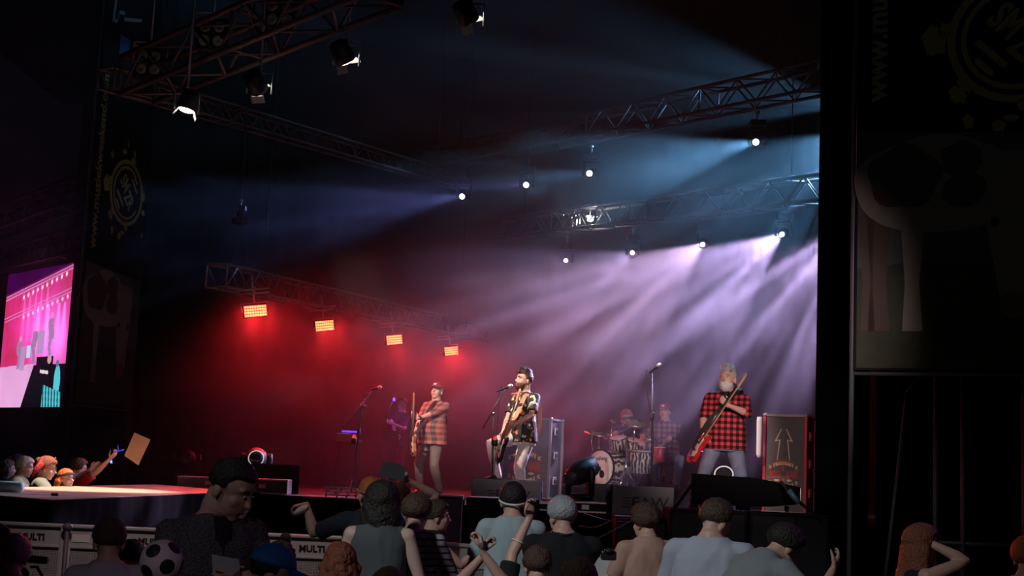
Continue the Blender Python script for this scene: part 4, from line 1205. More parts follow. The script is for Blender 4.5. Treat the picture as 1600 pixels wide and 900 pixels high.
# ------------------------------------------------------------------ monitor wedges
M('wedge_face', (0.15, 0.15, 0.16), 0.8, nz=.3, nscale=200)
M('wedge_body', (0.018, 0.018, 0.02), 0.85, spec=.12)
M('matte_black', (.004, .004, .0045), .9, spec=.05)
M('wedge_logo', (0.010, 0.010, 0.012), 0.6)
def wedge(label, px, Y, w=.72, h=.42, d=.55, yaw=0, logo=True, facem='wedge_face', z=None):
    g = ground(px, Y, DECK if z is None else z); mx = Matrix.Translation(g) @ Matrix.Rotation(R(yaw), 4, 'Z')
    root = empty('stage_monitor', label, 'stage monitor', mx=mx)
    prof = [(0, 0), (0, h)] + [(.10 + (d - .10) * math.sin(t), h * math.cos(t) ** .8) for t in [PI / 2 * i / 7 for i in range(1, 8)]]
    # profile in y,z; the flat back faces the audience, the grille faces the musician
    rot = Matrix(((0, 0, 1, 0), (1, 0, 0, 0), (0, 1, 0, 0), (0, 0, 0, 1)))
    b = MB(); b.prism([(y, max(z, .0)) for y, z in prof], -w / 2, w / 2, rot); b.build('cabinet', 'wedge_body', root)
    f = MB(); f.box((0, -.006, h / 2), (w - .01, .014, h - .01), bev=.004); f.build('back_panel', facem, root)
    s = MB(); s.prism([(y * .93 + .015, max(z * .93, 0) + .012) for y, z in prof], w / 2, w / 2 + .008, rot); s.build('end_cheek', 'wedge_body', root)
    s = MB(); s.box((w / 2 + .012, .14, h * .45), (.008, .10, .10), bev=.003); s.build('handle', 'black', root)
    if logo:
        T = Matrix.Translation((0.02, -.014, h * .42)) @ Matrix.Rotation(PI / 2, 4, 'X')
        text_obj('logo', 'EAW', .17, 'wedge_logo', root, T @ Matrix.Translation((.06, 0, 0)), 1.15, .002, .002)
        l = MB()
        for i, zz in enumerate((-.05, -.016, .016, .05)):
            l.box((-.19 + (.02 if i in (1, 2) else 0), -.016, h * .42 + zz), (.10, .004, .010))
        l.build('logo_bars', 'wedge_logo', root)
    return root
wedge('stage monitor wedge with a raised logo, in front of the singer', 790, 17.5, .86, .34, .52, -2)
wedge('stage monitor wedge with a raised logo, in front of the drum kit', 1003, 16.45, .72, .34, .50, 2)
wedge('pinkish-lit blank stage monitor turned away, left of the centre wedge', 938, 16.9, .28, .34, .40, 8, False)
wedge('dark stage monitor with a red-lit top edge, left on the stage', 428, 19.6, .66, .40, .60, 8, False, 'wedge_body')

# ------------------------------------------------------------------ subwoofers in the pit
M('sub_face', (0.020, 0.020, 0.022), 0.8)
M('sub_grey', (0.15, 0.155, 0.16), 0.8, nz=.1, nscale=30)
def sub(label, px0, px1, Y, top_py, m='sub_face', d=.7, group=None):
    a = P(px0, top_py, Y); c = P(px1, top_py, Y); w_ = c.x - a.x; h = a.z
    root = empty('subwoofer', label, 'speaker', loc=((a.x + c.x) / 2, Y, 0), group=group)
    b = MB(); b.box((0, d / 2, h / 2), (w_ - .01, d, h), bev=.012); b.build('cabinet', 'wedge_body', root)
    f = MB(); f.box((0, -.01, h / 2 - .01), (w_ - .06, .02, h - .06), bev=.006); f.build('grille', m, root)
    e = MB()
    e.box((w_ / 2 - .016, -.016, h / 2), (.014, .02, h - .01)); e.build('corner_strip', 'case_edge' if m == 'sub_grey' else 'wedge_body', root)
    e = MB(); e.box((0, -.016, h - .012), (w_ - .01, .02, .014)); e.build('top_strip', 'case_edge' if m == 'sub_grey' else 'wedge_body', root)
    e = MB(); e.box((-w_ * .2, -.02, h * .3), (w_ * .3, .03, .05), bev=.01); e.build('handle', 'black', root)
    return root
sub('grey-fronted subwoofer in the pit with a pale edge, left of the black ones', 641, 725, 16.6, 771, 'sub_grey')
sub('black subwoofer in the pit under the singer wedge', 728, 843, 16.6, 776)
sub('black subwoofer in the pit right of the grey-haired man', 962, 1044, 15.6, 806, 'sub_face')
sub('black subwoofer in the pit under the flat speaker, left of two', 1046, 1168, 15.3, 794)
sub('black subwoofer in the pit beside the right curtain', 1171, 1296, 15.3, 800)

# flat wide front-fill speaker lying on the subs
p0 = P(1168, 800, 15.4); zt = P(1106, 794, 15.3).z
root = empty('front_fill_speaker', 'long flat black speaker lying on the subwoofers before the bass player', 'speaker', loc=(p0.x, 15.62, zt + .005), rz=R(-6))
b = MB(); b.loft([[Vector((x, -.22, .03 + lo)), Vector((x, .22, .03 + lo)), Vector((x, .22, .36 - hi)), Vector((x, -.22, .36 - hi))] for x, lo, hi in ((-.58, 0, .0), (.10, 0, .02), (.30, .01, .05), (.58, .05, .10))], smooth=False); b.build('cabinet', 'matte_black', root)
b = MB(); b.box((-.25, -.225, .195), (.60, .012, .30), bev=.003); b.build('grille', 'matte_black', root)
b = MB(); b.box((.585, 0, .17), (.012, .36, .16)); b.build('rigging_plate', 'case_edge', root)
for i in range(4):
    b = MB(); b.box((-.592, -.12, .07 + i * .075), (.03, .05, .035), bev=.006); b.build('rigging_pin', 'black', root)
for sx in (-1, 1):
    b = MB(); b.tube([(sx * .46, -.10, .05), (sx * .46, -.10, 0), (sx * .46, .12, 0), (sx * .46, .12, .05)], .016, 6); b.build('foot', 'black', root)
a = P(1085, 752, 15.4); wire('black strut leaning from the flat speaker to the wedge', [a, a.lerp(P(1052, 797, 15.6), .5), P(1052, 797, 15.6)], .016, 'matte_black', name='strut')
wire('thick cable with a pale blue plug behind the flat speaker', [P(1220, 752, 15.2), P(1238, 775, 15.15), P(1256, 790, 15.2), P(1275, 806, 15.1)], .018, 'wedge_body')
b = MB(); b.tube([P(1232, 766, 15.08), P(1248, 786, 15.08)], .03, 10); M('teal_plug', (.05, .14, .18), .5); tag(b.build('cable_plug', 'teal_plug'), 'dull blue cable connector hanging at the right end of the flat speaker', 'connector')

# ------------------------------------------------------------------ floor moving heads and small gear
M('ring_glow', (.6, .6, .6), .3, emit=(.8, .8, .75), es=.5)
def big_head(label, px, py, Y, target, z=DECK, s=1.5, ring_=True):
    pos = P(px, py, Y)
    r = moving_head(label, pos, target, 'lens_dark', s, False, None, .07)
    if ring_:
        d = (Vector(target) - pos).normalized(); q = Matrix.Translation(pos - r.location) @ d.to_track_quat('Z', 'Y').to_matrix().to_4x4()
        b = MB(); n = 24; b.tube([q @ Vector((.082 * s * math.cos(2 * PI * t / n), .082 * s * math.sin(2 * PI * t / n), .0)) for t in range(n + 1)], .006 * s, 6, caps=False)
        b.build('lens_rim', 'ring_glow', r)
    # stand riser down to the deck
    h = r.location.z - .07 * s - z
    if h > .01:
        b = MB(); b.box((0, 0, -.07 * s - h / 2), (.34 * s, .30 * s, h), bev=.01); b.build('plinth', 'wedge_body', r)
    return r
big_head('moving head on the floor with a pale lens ring, behind the tall standing man', 400, 716, 19.6, P(380, 690, 12), s=1.25)
big_head('black floor moving head tilted to the left, on flight case lids before the drums', 890, 748, 16.75, P(800, 800, 15.9), s=1.15, ring_=False)
big_head('moving head lens facing up above the flat black speaker', 1131, 741, 16.0, P(1128, 700, 13.5) + Vector((0, 0, 1.2)), s=1.25, z=zt)
big_head('dark moving head far left on the stage behind the runway', 292, 716, 22.2, P(330, 690, 18), s=1.35, ring_=False)
def flight_lid(label, px, Y, w_, d, h, z=DECK, m='wedge_body'):
    g = ground(px, Y, z); root = empty('flight_case', label, 'flight case', loc=g)
    b = MB(); b.box((0, 0, h / 2), (w_, d, h), bev=.012); b.build('case_body', m, root)
    for zz in (.012, h - .012):
        b = MB(); b.box((0, -d / 2 - .002, zz), (w_, .012, .018)); b.build('edge_rail', 'case_edge', root)
    b = MB(); b.box((0, -d / 2 - .006, h / 2), (.09, .014, .06), bev=.004); b.build('latch', 'steel', root)
    return root
flight_lid('low flat flight case under the black floor moving head', 912, 16.75, .48, .5, .13, DECK + .001)
flight_lid('low flight case with shiny edges right of the singer wedge', 868, 16.9, .40, .5, .10)
flight_lid('grey stage box at the left end of the dark stage floor', 330, 20.6, .9, .4, .17, m='sub_grey')
flight_lid('reddish-lit low stage box behind the standing man', 414, 19.0, .66, .4, .20, m='case_side')

# folded metal frames lit red on the stage edge
M('frame_metal', (0.5, 0.42, 0.40), .35, .6)
root = empty('metal_rack', 'low metal frame catching red light at the stage edge', 'rack', loc=ground(530, 18.75, DECK))
for x in (-.17, -.03, .10, .22):
    b = MB(); b.tube([(x, 0, 0), (x + .02, 0, .13)], .012, 6); b.build('upright', 'frame_metal', root)
for z in (.03, .075, .125):
    b = MB(); b.box((.02, 0, z), (.42, .03, .022)); b.build('rail', 'frame_metal', root)

# purple-blue lit guitar table and guitar tech, back left
M('desk_top', (.25, .15, .1), .5)
root = empty('work_table', 'small guitar work table glowing purple behind the left microphone', 'table', loc=ground(541, 25.5, DECK))
b = MB(); b.box((0, 0, .86), (.42, .5, .04)); b.build('tabletop', 'desk_top', root)
b = MB(); b.box((0, -.2, .93), (.40, .04, .10), bev=.01); b.build('tray', 'desk_top', root)
for x in (-.18, .18):
    for y in (-.2, .2):
        b = MB(); b.tube([(x, y, 0), (x, y, .84)], .015, 6); b.build('leg', 'black', root)
M('uv_lamp', (.1, .05, .3), .4, emit=(.16, .05, 1.0), es=.9)
b = MB(); b.box((0, .05, 1.02), (.28, .03, .03)); b.build('lamp_tube', 'uv_lamp', root)
p = ground(541, 25.4, DECK + 1.12); area('table_lamp_light', p, p + Vector((.3, -.2, -1)), 3, (.25, .12, 1), .3, .05)
tech = person('stage technician in dark clothes lit purple at the back, left of the capped guitarist', ground(622, 27.5, DECK), 165, 1.78, shirt='black', sleeve='short', pants='black', hair='short', face=True, voxel=.010,
    hR=(-.02, .34, 1.05), hL=(.05, .30, 1.25), seed=12)
b = MB(); q = ground(606, 26.9, DECK); tag(b.box((q.x, q.y, q.z + .55), (.30, .28, 1.1), bev=.02).build('tool_chest', 'wedge_body'), 'dark upright tool chest beside the purple-lit technician', 'chest')
q = ground(612, 26.8, DECK + 1.75); spot('technician_lamp', q, ground(624, 27.5, DECK + .9), 22, (.22, .10, 1), 75, .6, .1)
root = empty('work_lamp', 'tiny purple work lamp clipped on the tool chest', 'lamp', loc=ground(606, 26.9, DECK + 1.1))
b = MB(); b.tube([(0, 0, 0), (0, 0, .4), (.06, -.02, .58)], .008, 6); b.build('gooseneck', 'black', root)
b = MB(); b.lathe([(.01, .05), (.03, 0), (.032, -.02)], 12, 0, Matrix.Translation((.08, -.03, .58))); b.build('lamp_shade', 'uv_lamp', root)

# dark backline boxes in the left dark region of the stage
for (px, Y, w_, h, lb) in ((172, 28, 1.2, .95, 'big dark speaker cabinet in the shadow behind the raised paper'), (245, 26.5, 1.0, .5, 'low dark speaker cabinet behind the runway end'), (200, 25, .7, .42, 'small dark amplifier with a blue light behind the red-shirted arm')):
    g = ground(px, Y, DECK); root = empty('speaker_cabinet', lb, 'speaker', loc=g)
    b = MB(); b.box((0, 0, h / 2), (w_, .5, h), bev=.02); b.build('cabinet', 'wedge_body', root)
    b = MB(); b.box((0, -.255, h / 2), (w_ - .08, .02, h - .08), bev=.004); b.build('grille', 'sub_face', root)
    for x in (-.3, .3):
        b = MB(); b.lathe([(.17 * h, 0), (.16 * h, .015), (.05, .02)], 20, 0, Matrix.Translation((x * w_ * .7, -.262, h * .5)) @ Matrix.Rotation(PI / 2, 4, 'X')); b.build('speaker_cone', 'wedge_body', root)
    if 'blue' in lb:
        M('blue_led', (.05, .1, .4), .4, emit=(.1, .3, 1), es=3); b = MB(); b.box((-.24, -.27, .3), (.03, .01, .05)); b.build('indicator_light', 'blue_led', root)
# ------------------------------------------------------------------ drum riser, kit and the two seated players
RZ = DECK + .25
g = ground(985, 24.0, DECK)
root = empty('drum_riser', 'low black riser under the drum kit', 'riser', loc=g, rz=R(-12))
b = MB(); b.box((0, .3, .235), (3.2, 2.4, .03), bev=.005); b.build('riser_top', 'deck_black', root)
b = MB(); b.box((0, .3, .11), (3.16, 2.36, .22)); b.build('riser_skirt', 'skirt', root)
def swirl_mat():
    m = bpy.data.materials.new('drum_wrap'); m.use_nodes = True; nt = m.node_tree; b = nt.nodes['Principled BSDF']
    tc = nt.nodes.new('ShaderNodeTexCoord'); wv = nt.nodes.new('ShaderNodeTexWave'); wv.inputs['Scale'].default_value = 6; wv.inputs['Distortion'].default_value = 7; wv.inputs['Detail'].default_value = 2
    cr = nt.nodes.new('ShaderNodeValToRGB'); e = cr.color_ramp.elements; e[0].color = (.02, .018, .016, 1); e[0].position = .35; e[1].color = (.55, .50, .40, 1); e[1].position = .75
    nt.links.new(tc.outputs['Object'], wv.inputs[0]); nt.links.new(wv.outputs['Fac'], cr.inputs[0]); nt.links.new(cr.outputs[0], b.inputs['Base Color']); b.inputs['Roughness'].default_value = .25
    _mc['drum_wrap'] = m
swirl_mat()
M('drum_skin', (0.85, 0.80, 0.72), .5)
M('cymbal', (0.55, 0.42, 0.20), .25, .9)
def T(x, y, z, rx=0, ry=0, rz=0): return Matrix.Translation((x, y, z)) @ Euler((R(rx), R(ry), R(rz))).to_matrix().to_4x4()
def drum_axes(pos, axis): return Matrix.Translation(pos) @ Vector(axis).to_track_quat('Z', 'Y').to_matrix().to_4x4()
def drum(label, pos, axis, r, depth, floor_z=None, bass=False, name='tom_drum', legs=0, post=None):
    """pos = centre of the top (front) skin, axis points out of it"""
    mx = drum_axes(pos, axis); root = empty(name, label, 'drum', mx=mx); im = mx.inverted()
    b = MB(); b.lathe([(r, -depth), (r, 0)], 32); b.build('shell', 'drum_wrap', root)
    b = MB(); b.lathe([(r * .97, 0), (r * .97, .006), (r * .5, .008)], 32); b.build('drum_head', 'drum_skin', root)
    for z in (0, -depth):
        b = MB(); n = 32; b.tube([(r * 1.015 * math.cos(2 * PI * t / n), r * 1.015 * math.sin(2 * PI * t / n), z) for t in range(n + 1)], .012 if not bass else .018, 6, caps=False); b.build('hoop', 'chrome' if not bass else 'black_gloss', root)
    n = 8 if bass else 6
    for k in range(n):
        a = 2 * PI * k / n + .2; b = MB(); x, y = r * 1.03 * math.cos(a), r * 1.03 * math.sin(a)
        b.tube([(x, y, .01), (x, y, -depth - .0)], .004, 5); b.ball((x, y, -depth * .28), (.012, .012, .03), nu=8, nv=6); b.ball((x, y, -depth * .72), (.012, .012, .03), nu=8, nv=6); b.build('tension_rod', 'chrome', root)
    if legs:
        for k in range(legs):
            a = 2 * PI * k / legs + .4; p = mx @ Vector((r * 1.04 * math.cos(a), r * 1.04 * math.sin(a), -depth * .5)); q = Vector((p.x, p.y, floor_z))
            b = MB(); b.tube([im @ (p + Vector((0, 0, .1))), im @ q], .008, 6); b.build('leg', 'chrome', root)
    return root, im
cB = P(938, 733, 22.85); axB = Vector((-1, -1.0, 0)).normalized()
rB = .285
cB.z = RZ + rB + .02
bd, im = drum('white-headed bass drum with dark swirl shell at the front of the kit', cB, axB, rB, .42, bass=True, name='bass_drum')
Tm = lambda x, y: Matrix.Translation((x, y, .010))
text_obj('script_logo', 'Ludwig', .105, 'black', bd, Tm(0.0, .15) @ Matrix.Rotation(R(180 - 180), 4, 'Z'), 1, .001, .001)
for s_ in (-1, 1):
    b = MB(); p = cB + axB.cross(Vector((0, 0, 1))).normalized() * s_ * rB * .9; q = p + Vector((s_ * -.12, -.12, 0)); b.tube([im @ Vector((p.x, p.y, cB.z - .05)), im @ Vector((q.x, q.y, RZ))], .01, 6); b.build('spur', 'chrome', bd)
# pedal beater and shade behind the head, painted as a dark disc and stem
b = MB(); b.ball((.045, -.10, .012), (.055, .065, .006)); b.build('sound_hole', 'wedge_body', bd)
b = MB(); b.tube([(.0, .02, .012), (.02, -.06, .014)], .012, 6); b.build('damper_strap', 'wedge_body', bd)
drum('rack tom in swirl finish mounted left above the bass drum', P(966, 684, 23.2), (-.15, -.3, 1), .15, .22)
drum('rack tom in swirl finish mounted right above the bass drum', P(988, 687, 23.3), (.1, -.3, 1), .16, .24)
drum('floor tom with chrome legs right of the bass drum', P(1003, 705, 23.0), (0, -.12, 1), .19, .34, RZ, legs=3, name='floor_tom')
drum('shallow snare drum behind the rack toms', P(1012, 690, 23.6), (0, -.1, 1), .17, .14, RZ, legs=3, name='snare_drum')
drum('small side snare at the left of the kit', P(944, 706, 23.5), (-.1, -.1, 1), .16, .13, RZ, legs=3, name='snare_drum')
def cymbal(label, c, r, nrm, foot, double=False):
    c = Vector(c); f = Vector((foot[0], foot[1], RZ)); root = empty('cymbal', label, 'cymbal', loc=f)
    mx = Matrix.Translation(c - f) @ Vector(nrm).to_track_quat('Z', 'Y').to_matrix().to_4x4()
    b = MB(); b.lathe([(r, -.02), (r * .6, -.004), (r * .2, .006), (r * .18, .018), (r * .05, .028), (.004, .030)], 36, 0, mx)
    b.lathe([(r * .99, -.023), (r * .6, -.008), (r * .2, .002), (.01, .01)], 36, 0, mx); b.build('disc', 'cymbal', root)
    if double: b = MB(); b.lathe([(r, -.035), (r * .6, -.045), (r * .2, -.055), (.01, -.06)], 30, 0, mx); b.build('disc', 'cymbal', root)
    b = MB(); b.lathe([(.014, .03), (.014, .05), (.006, .06)], 10, 0, mx); b.build('wing_nut', 'black', root)
    top = mx @ Vector((0, 0, -.02)); b = MB(); b.tube([top, top * .72 + Vector((0, 0, .0)), Vector((0, 0, .55)), Vector((0, 0, .18))], [.007, .010, .013, .014], 8); b.build('stand_pole', 'chrome', root)
    for k in range(3):
        a = 2 * PI * k / 3 + .3; b = MB(); b.tube([(0, 0, .42), (.22 * math.cos(a), .22 * math.sin(a), .02)], .009, 6); b.build('leg', 'chrome', root)
cymbal('large crash cymbal tilted high in the middle of the kit', P(993, 658, 23.1), .25, (.10, -.42, 1), P(985, 700, 23.3))
cymbal('thin cymbal reaching out at the left side of the kit', P(936, 677, 23.4), .25, (.18, -.16, 1), P(938, 700, 23.6))
cymbal('hi-hat pair behind the tall microphone stand', P(1015, 683, 23.3), .17, (0, -.15, 1), P(1013, 700, 23.4), True)
cymbal('small splash cymbal above the left rack tom', P(957, 657, 24.0), .07, (.1, -.5, 1), P(953, 700, 24.1))
# chrome hardware post in front
b = MB(); f = Vector((P(977, 740, 22.7).x, 22.7, RZ)); tp_ = P(980, 688, 22.9)
root = empty('tom_stand', 'thick chrome stand in front holding the rack toms', 'drum stand', loc=f)
b.tube([(0, 0, .1), tp_ - f], .018, 10); b.build('pole', 'chrome', root)
for z in (.15, .35, .5):
    b = MB(); b.lathe([(.028, -.02), (.032, 0), (.028, .02)], 10, 0, Matrix.Translation((tp_ - f) * z / .62)); b.build('collar', 'chrome', root)
for k in range(3):
    a = 2 * PI * k / 3; b = MB(); b.tube([(0, 0, .32), (.2 * math.cos(a), .2 * math.sin(a), .01)], .010, 6); b.build('leg', 'chrome', root)
wire('drum microphone on a thin stalk at the left of the bass drum', [P(927, 705, 23.0), P(924, 690, 23.0), P(928, 672, 23.0)], .006, 'chrome', name='drum_microphone')
# stools
def stool(label, px, Y, h=.50):
    root = empty('drum_stool', label, 'stool', loc=ground(px, Y, RZ))
    b = MB(); b.lathe([(.15, h - .08), (.165, h - .06), (.165, h - .01), (.14, h)], 20); b.build('seat', 'black', root)
    b = MB(); b.tube([(0, 0, .12), (0, 0, h - .08)], .018, 8); b.build('pole', 'chrome', root)
    for k in range(3):
        a = 2 * PI * k / 3; b = MB(); b.tube([(0, 0, .3), (.2 * math.cos(a), .2 * math.sin(a), .012)], .010, 6); b.build('leg', 'chrome', root)
Yd = 24.4; Yc = 23.5
stool('drum stool under the red-haired drummer', 978, Yd)
stool('stool under the man in the checked shirt beside the drums', 1036, Yc + .1)
drm = person('red-haired drummer bent behind the cymbals, one fist raised with a stick', ground(976, Yd, RZ), 165, 1.74, seated=True, lean=6, head=(20, 6, 0), shirt='black', sleeve='short', pants='jeans_dark', hair='curly', hairm='hair_orange', thick=.03, face=True, beard=('hair_orange', .08),
    hR=px_y(957, 679, -.35), hL=px_y(1000, 695, -.4), eR=(1, -.2, -.6), eL=(-1, -.2, -.6), cR=1.0, cL=.9, fR=(.22, .48), fL=(-.25, .48), kR=(.3, 1, .6), kL=(-.3, 1, .6), voxel=.008, seed=21)
con = person('seated man in cap and dull checked shirt with light jeans, beside the drums', ground(1036, Yc, RZ), 178, 1.86, seated=True, fat=.06, wide=1.12, lean=-2, head=(-24, 4, 0), shirt='plaid_dull', sleeve='elbow', pants='jeans_blue', hair='crop', hairm='hair_brown', thick=.003, face=True,
    hR=px_y(1002, 688, -.40), hL=px_y(1034, 697, -.42), eR=(1, -.3, -.7), eL=(-1.2, -.2, -.4), cR=.9, cL=.6, nR=(0, 0, -1), nL=(0, 0, -1), fR=(.16, .46), fL=(-.16, .50), kR=(.35, 1, .6), kL=(-.35, 1, .5), voxel=.007, seed=22, collar='plaid_dull', hs=1.12)
cap(con, 'cap_red', brim='cap_red', badge='cream')
def stick(label, a, b_):
    b = MB(); b.tube([a, a + (b_ - a) * .9, b_], [.008, .006, .008], 8); tag(b.build('drumstick', 'maple'), label, 'drumstick')
stick('drumstick in the red-haired drummer raised fist', P(956, 681, Yd - .38), P(984, 668, Yd - .75))
stick('drumstick in the lowered hand of the red-haired drummer', P(999, 697, Yd - .42), P(984, 690, Yd - .75))
# small red hand drum between his knees
b = MB(); c = P(1031, 707, Yc - .48)
root = empty('hand_drum', 'small red drum held by the seated man in the cap', 'drum', loc=c)
M('red_shell', (.5, .03, .03), .3)
b.lathe([(.10, -.16), (.115, -.1), (.115, .06), (.11, .075)], 24); b.build('shell', 'red_shell', root)
b = MB(); b.lathe([(.112, .075), (.112, .085), (.06, .09)], 24); b.build('drum_head', 'drum_skin', root)
b = MB(); b.tube([(0, 0, -.16), (0, 0, RZ - c.z)], .012, 6); b.build('stand_pole', 'chrome', root)
# ------------------------------------------------------------------ runway
A_ = (-3.95, 12.5); B_ = (-7.6, 15.5); C2 = (-8.4, 17.1); C_ = (-5.53, 15.2); D_ = (-5.13, 21.0); E_ = (-3.40, 18.75); F_ = (-3.60, 17.0)
o = flat('floor_runway', [A_, F_, E_, D_, C_, C2, B_][::-1], DECK + .001, DECK + .022, 'plywood'); tag(o, kind='structure')
o = flat('floor_runway_frame', [(-3.96, 12.5), (-3.61, 17.0), (-3.42, 18.7), D_, C_, C2, B_][::-1], DECK - .08, DECK, 'skirt'); tag(o, kind='structure')
def skirt(name, pts):
    b = MB()
    for i in range(len(pts) - 1):
        a, c = Vector((*pts[i], 0)), Vector((*pts[i + 1], 0)); n = max(3, int((c - a).length / .3)); t = (c - a).normalized(); nr = Vector((t.y, -t.x, 0))
        for k in range(n):
            p, q = a.lerp(c, k / n), a.lerp(c, (k + 1) / n); m = p.lerp(q, .5) + nr * .006
            b.prism([(p.x, p.y), (m.x, m.y), (q.x, q.y), (q.x - nr.x * .04, q.y - nr.y * .04), (p.x - nr.x * .04, p.y - nr.y * .04)], .0, DECK + .018)
    tag(b.build(name, 'skirt'), kind='structure')
skirt('wall_runway_front', [B_, A_]); skirt('wall_runway_side', [(-3.93, 12.5), (-3.58, 17.0), (-3.2, 18.86)]); skirt('wall_runway_far', [D_, C_])
b = MB(); p = P(7, 772, 13.9); b.lathe([(.05, -.18), (.055, -.16), (.055, .16), (.03, .18)], 16, 0, Matrix.Translation((p.x, p.y, DECK + .08)) @ Matrix.Rotation(PI / 2, 4, 'Y'))
tag(b.build('paper_roll', 'white_cloth'), 'white paper roll lying at the left edge of the runway', 'paper roll')
b = MB(); p = P(86, 776, 13.6); b.box((p.x, p.y, DECK + .035), (.07, .05, .025), bev=.008); tag(b.build('black_clip', 'black'), 'small black clip lying near the runway corner', 'clip')
b = MB(); p = ground(40, 13.75, DECK + .024); b.box((p.x, p.y, p.z), (.55, .05, .003)); M('gaffer', (.6, .5, .4), .4); tag(b.build('tape_strip', 'gaffer'), 'pale strip of tape along the runway edge', 'tape')

# ------------------------------------------------------------------ crowd barriers
def barrier_mat():
    m = bpy.data.materials.new('perforated_sheet'); m.use_nodes = True; nt = m.node_tree; b = nt.nodes['Principled BSDF']
    tc = nt.nodes.new('ShaderNodeTexCoord'); sp = nt.nodes.new('ShaderNodeSeparateXYZ'); nt.links.new(tc.outputs['Object'], sp.inputs[0])
    def mth(op, a, bb=None, v=None):
        n = nt.nodes.new('ShaderNodeMath'); n.operation = op; nt.links.new(a, n.inputs[0])
        if bb is not None: nt.links.new(bb, n.inputs[1])
        if v is not None: n.inputs[1].default_value = v
        return n.outputs[0]
    f = 2 * PI / .026
    x = mth('SINE', mth('MULTIPLY', mth('ADD', sp.outputs['X'], sp.outputs['Z']), v=f)); z = mth('SINE', mth('MULTIPLY', mth('SUBTRACT', sp.outputs['X'], sp.outputs['Z']), v=f))
    p = mth('MULTIPLY', x, z); g = mth('GREATER_THAN', p, v=.18)
    mx = nt.nodes.new('ShaderNodeMix'); mx.data_type = 'RGBA'; mx.inputs[6].default_value = (.50, .48, .46, 1); mx.inputs[7].default_value = (.015, .015, .015, 1)
    nt.links.new(g, mx.inputs[0]); nt.links.new(mx.outputs[2], b.inputs['Base Color']); b.inputs['Roughness'].default_value = .5; b.inputs['Metallic'].default_value = .2
    _mc['perforated_sheet'] = m
barrier_mat()
M('barrier_metal', (.50, .48, .46), .5, .2, nz=.2, nscale=5)
M('paint_black', (.01, .01, .01), .6)
def barrier(label, a, b_, text_at, sticker=False):
    a = Vector((*a, 0)); b2 = Vector((*b_, 0)); w_ = (b2 - a).length; mx = frame(a, b2 - a)
    root = empty('crowd_barrier', label, 'barrier', mx=mx, group=None)
    H_ = 1.19; g = .008
    p = MB(); p.box((w_ / 2, 0, H_ - .10), (w_ - .05, .012, .17)); p.build('top_plate', 'barrier_metal', root)
    p = MB(); p.box((w_ / 2, .004, .56), (w_ - .10, .008, .90)); p.build('perforated_panel', 'perforated_sheet', root)
    p = MB(); p.box((w_ / 2, -.005, H_ - .012), (w_ - g, .05, .030), bev=.008); p.build('top_rail', 'barrier_metal', root)
    p = MB(); p.box((w_ / 2, .06, H_ - .02), (w_ - g, .10, .014), bev=.003); p.build('step_ledge', 'barrier_metal', root)
    for x in (.022, w_ - .022):
        p = MB(); p.box((x, -.004, H_ / 2), (.036, .045, H_ - .03), bev=.006); p.build('post', 'barrier_metal', root)
    p = MB(); p.box((w_ / 2, -.006, .05), (w_ - .06, .03, .06)); p.build('bottom_rail', 'barrier_metal', root)
    p = MB(); p.box((w_ / 2, -.012, H_ - .185), (w_ - .08, .014, .014)); p.build('cross_rail', 'barrier_metal', root)
    p = MB(); p.tube([(w_ / 2 - .3, .02, .9), (w_ / 2 - .3, .75, .03)], .02, 6); p.build('rear_brace', 'barrier_metal', root)
    p = MB(); p.tube([(w_ / 2 + .3, .02, .9), (w_ / 2 + .3, .75, .03)], .02, 6); p.build('rear_brace', 'barrier_metal', root)
    T_ = Matrix.Translation((text_at, -.009, H_ - .115)) @ Matrix.Rotation(PI / 2, 4, 'X')
    text_obj('lettering', 'MULTI', .074, 'paint_black', root, T_, 1.05, .0032, .001)
    if sticker:
        p = MB(); p.box((.13, -.009, H_ - .11), (.15, .004, .06), bev=.0); p.build('sticker', 'cream', root)
    return root
xs = [P(v, 820, 12.0).x for v in (-68, 104, 276, 449, 622)]
ll = ['barrier panel lettered MULTI at the far left edge', 'barrier panel with a torn cream sticker, second from the left', 'barrier panel behind the tall standing man', 'brightly lit barrier panel lettered MULTI between the blue cap and the curly hair']
for i in range(4):
    barrier(ll[i], (xs[i], 12.0), (xs[i + 1], 12.0), [.64, .72, .5, .22][i], i == 1)
x4 = xs[4]
barrier('barrier panel seen below the outstretched arms, turning toward the crowd', (x4, 11.95), (x4 + .92, 11.5), .45)
barrier('short stretch of barrier left of the teal shirt with a dented lower panel', (x4 + .92, 11.5), (x4 + 1.82, 11.2), .25)
for i, px in enumerate((105, 447)):
    p = P(px, 830, 11.93); b = MB(); b.ball((p.x, p.y, 1.17), (.045, .03, .035)); b.tube([(p.x, p.y, 1.16), (p.x, p.y, .05)], .018, 8)
    tag(b.build('barrier_latch', ['alu', 'sub_face'][i]), ['silver locking pin between the two leftmost barriers', 'black locking post with a round head between two barriers'][i], 'latch')

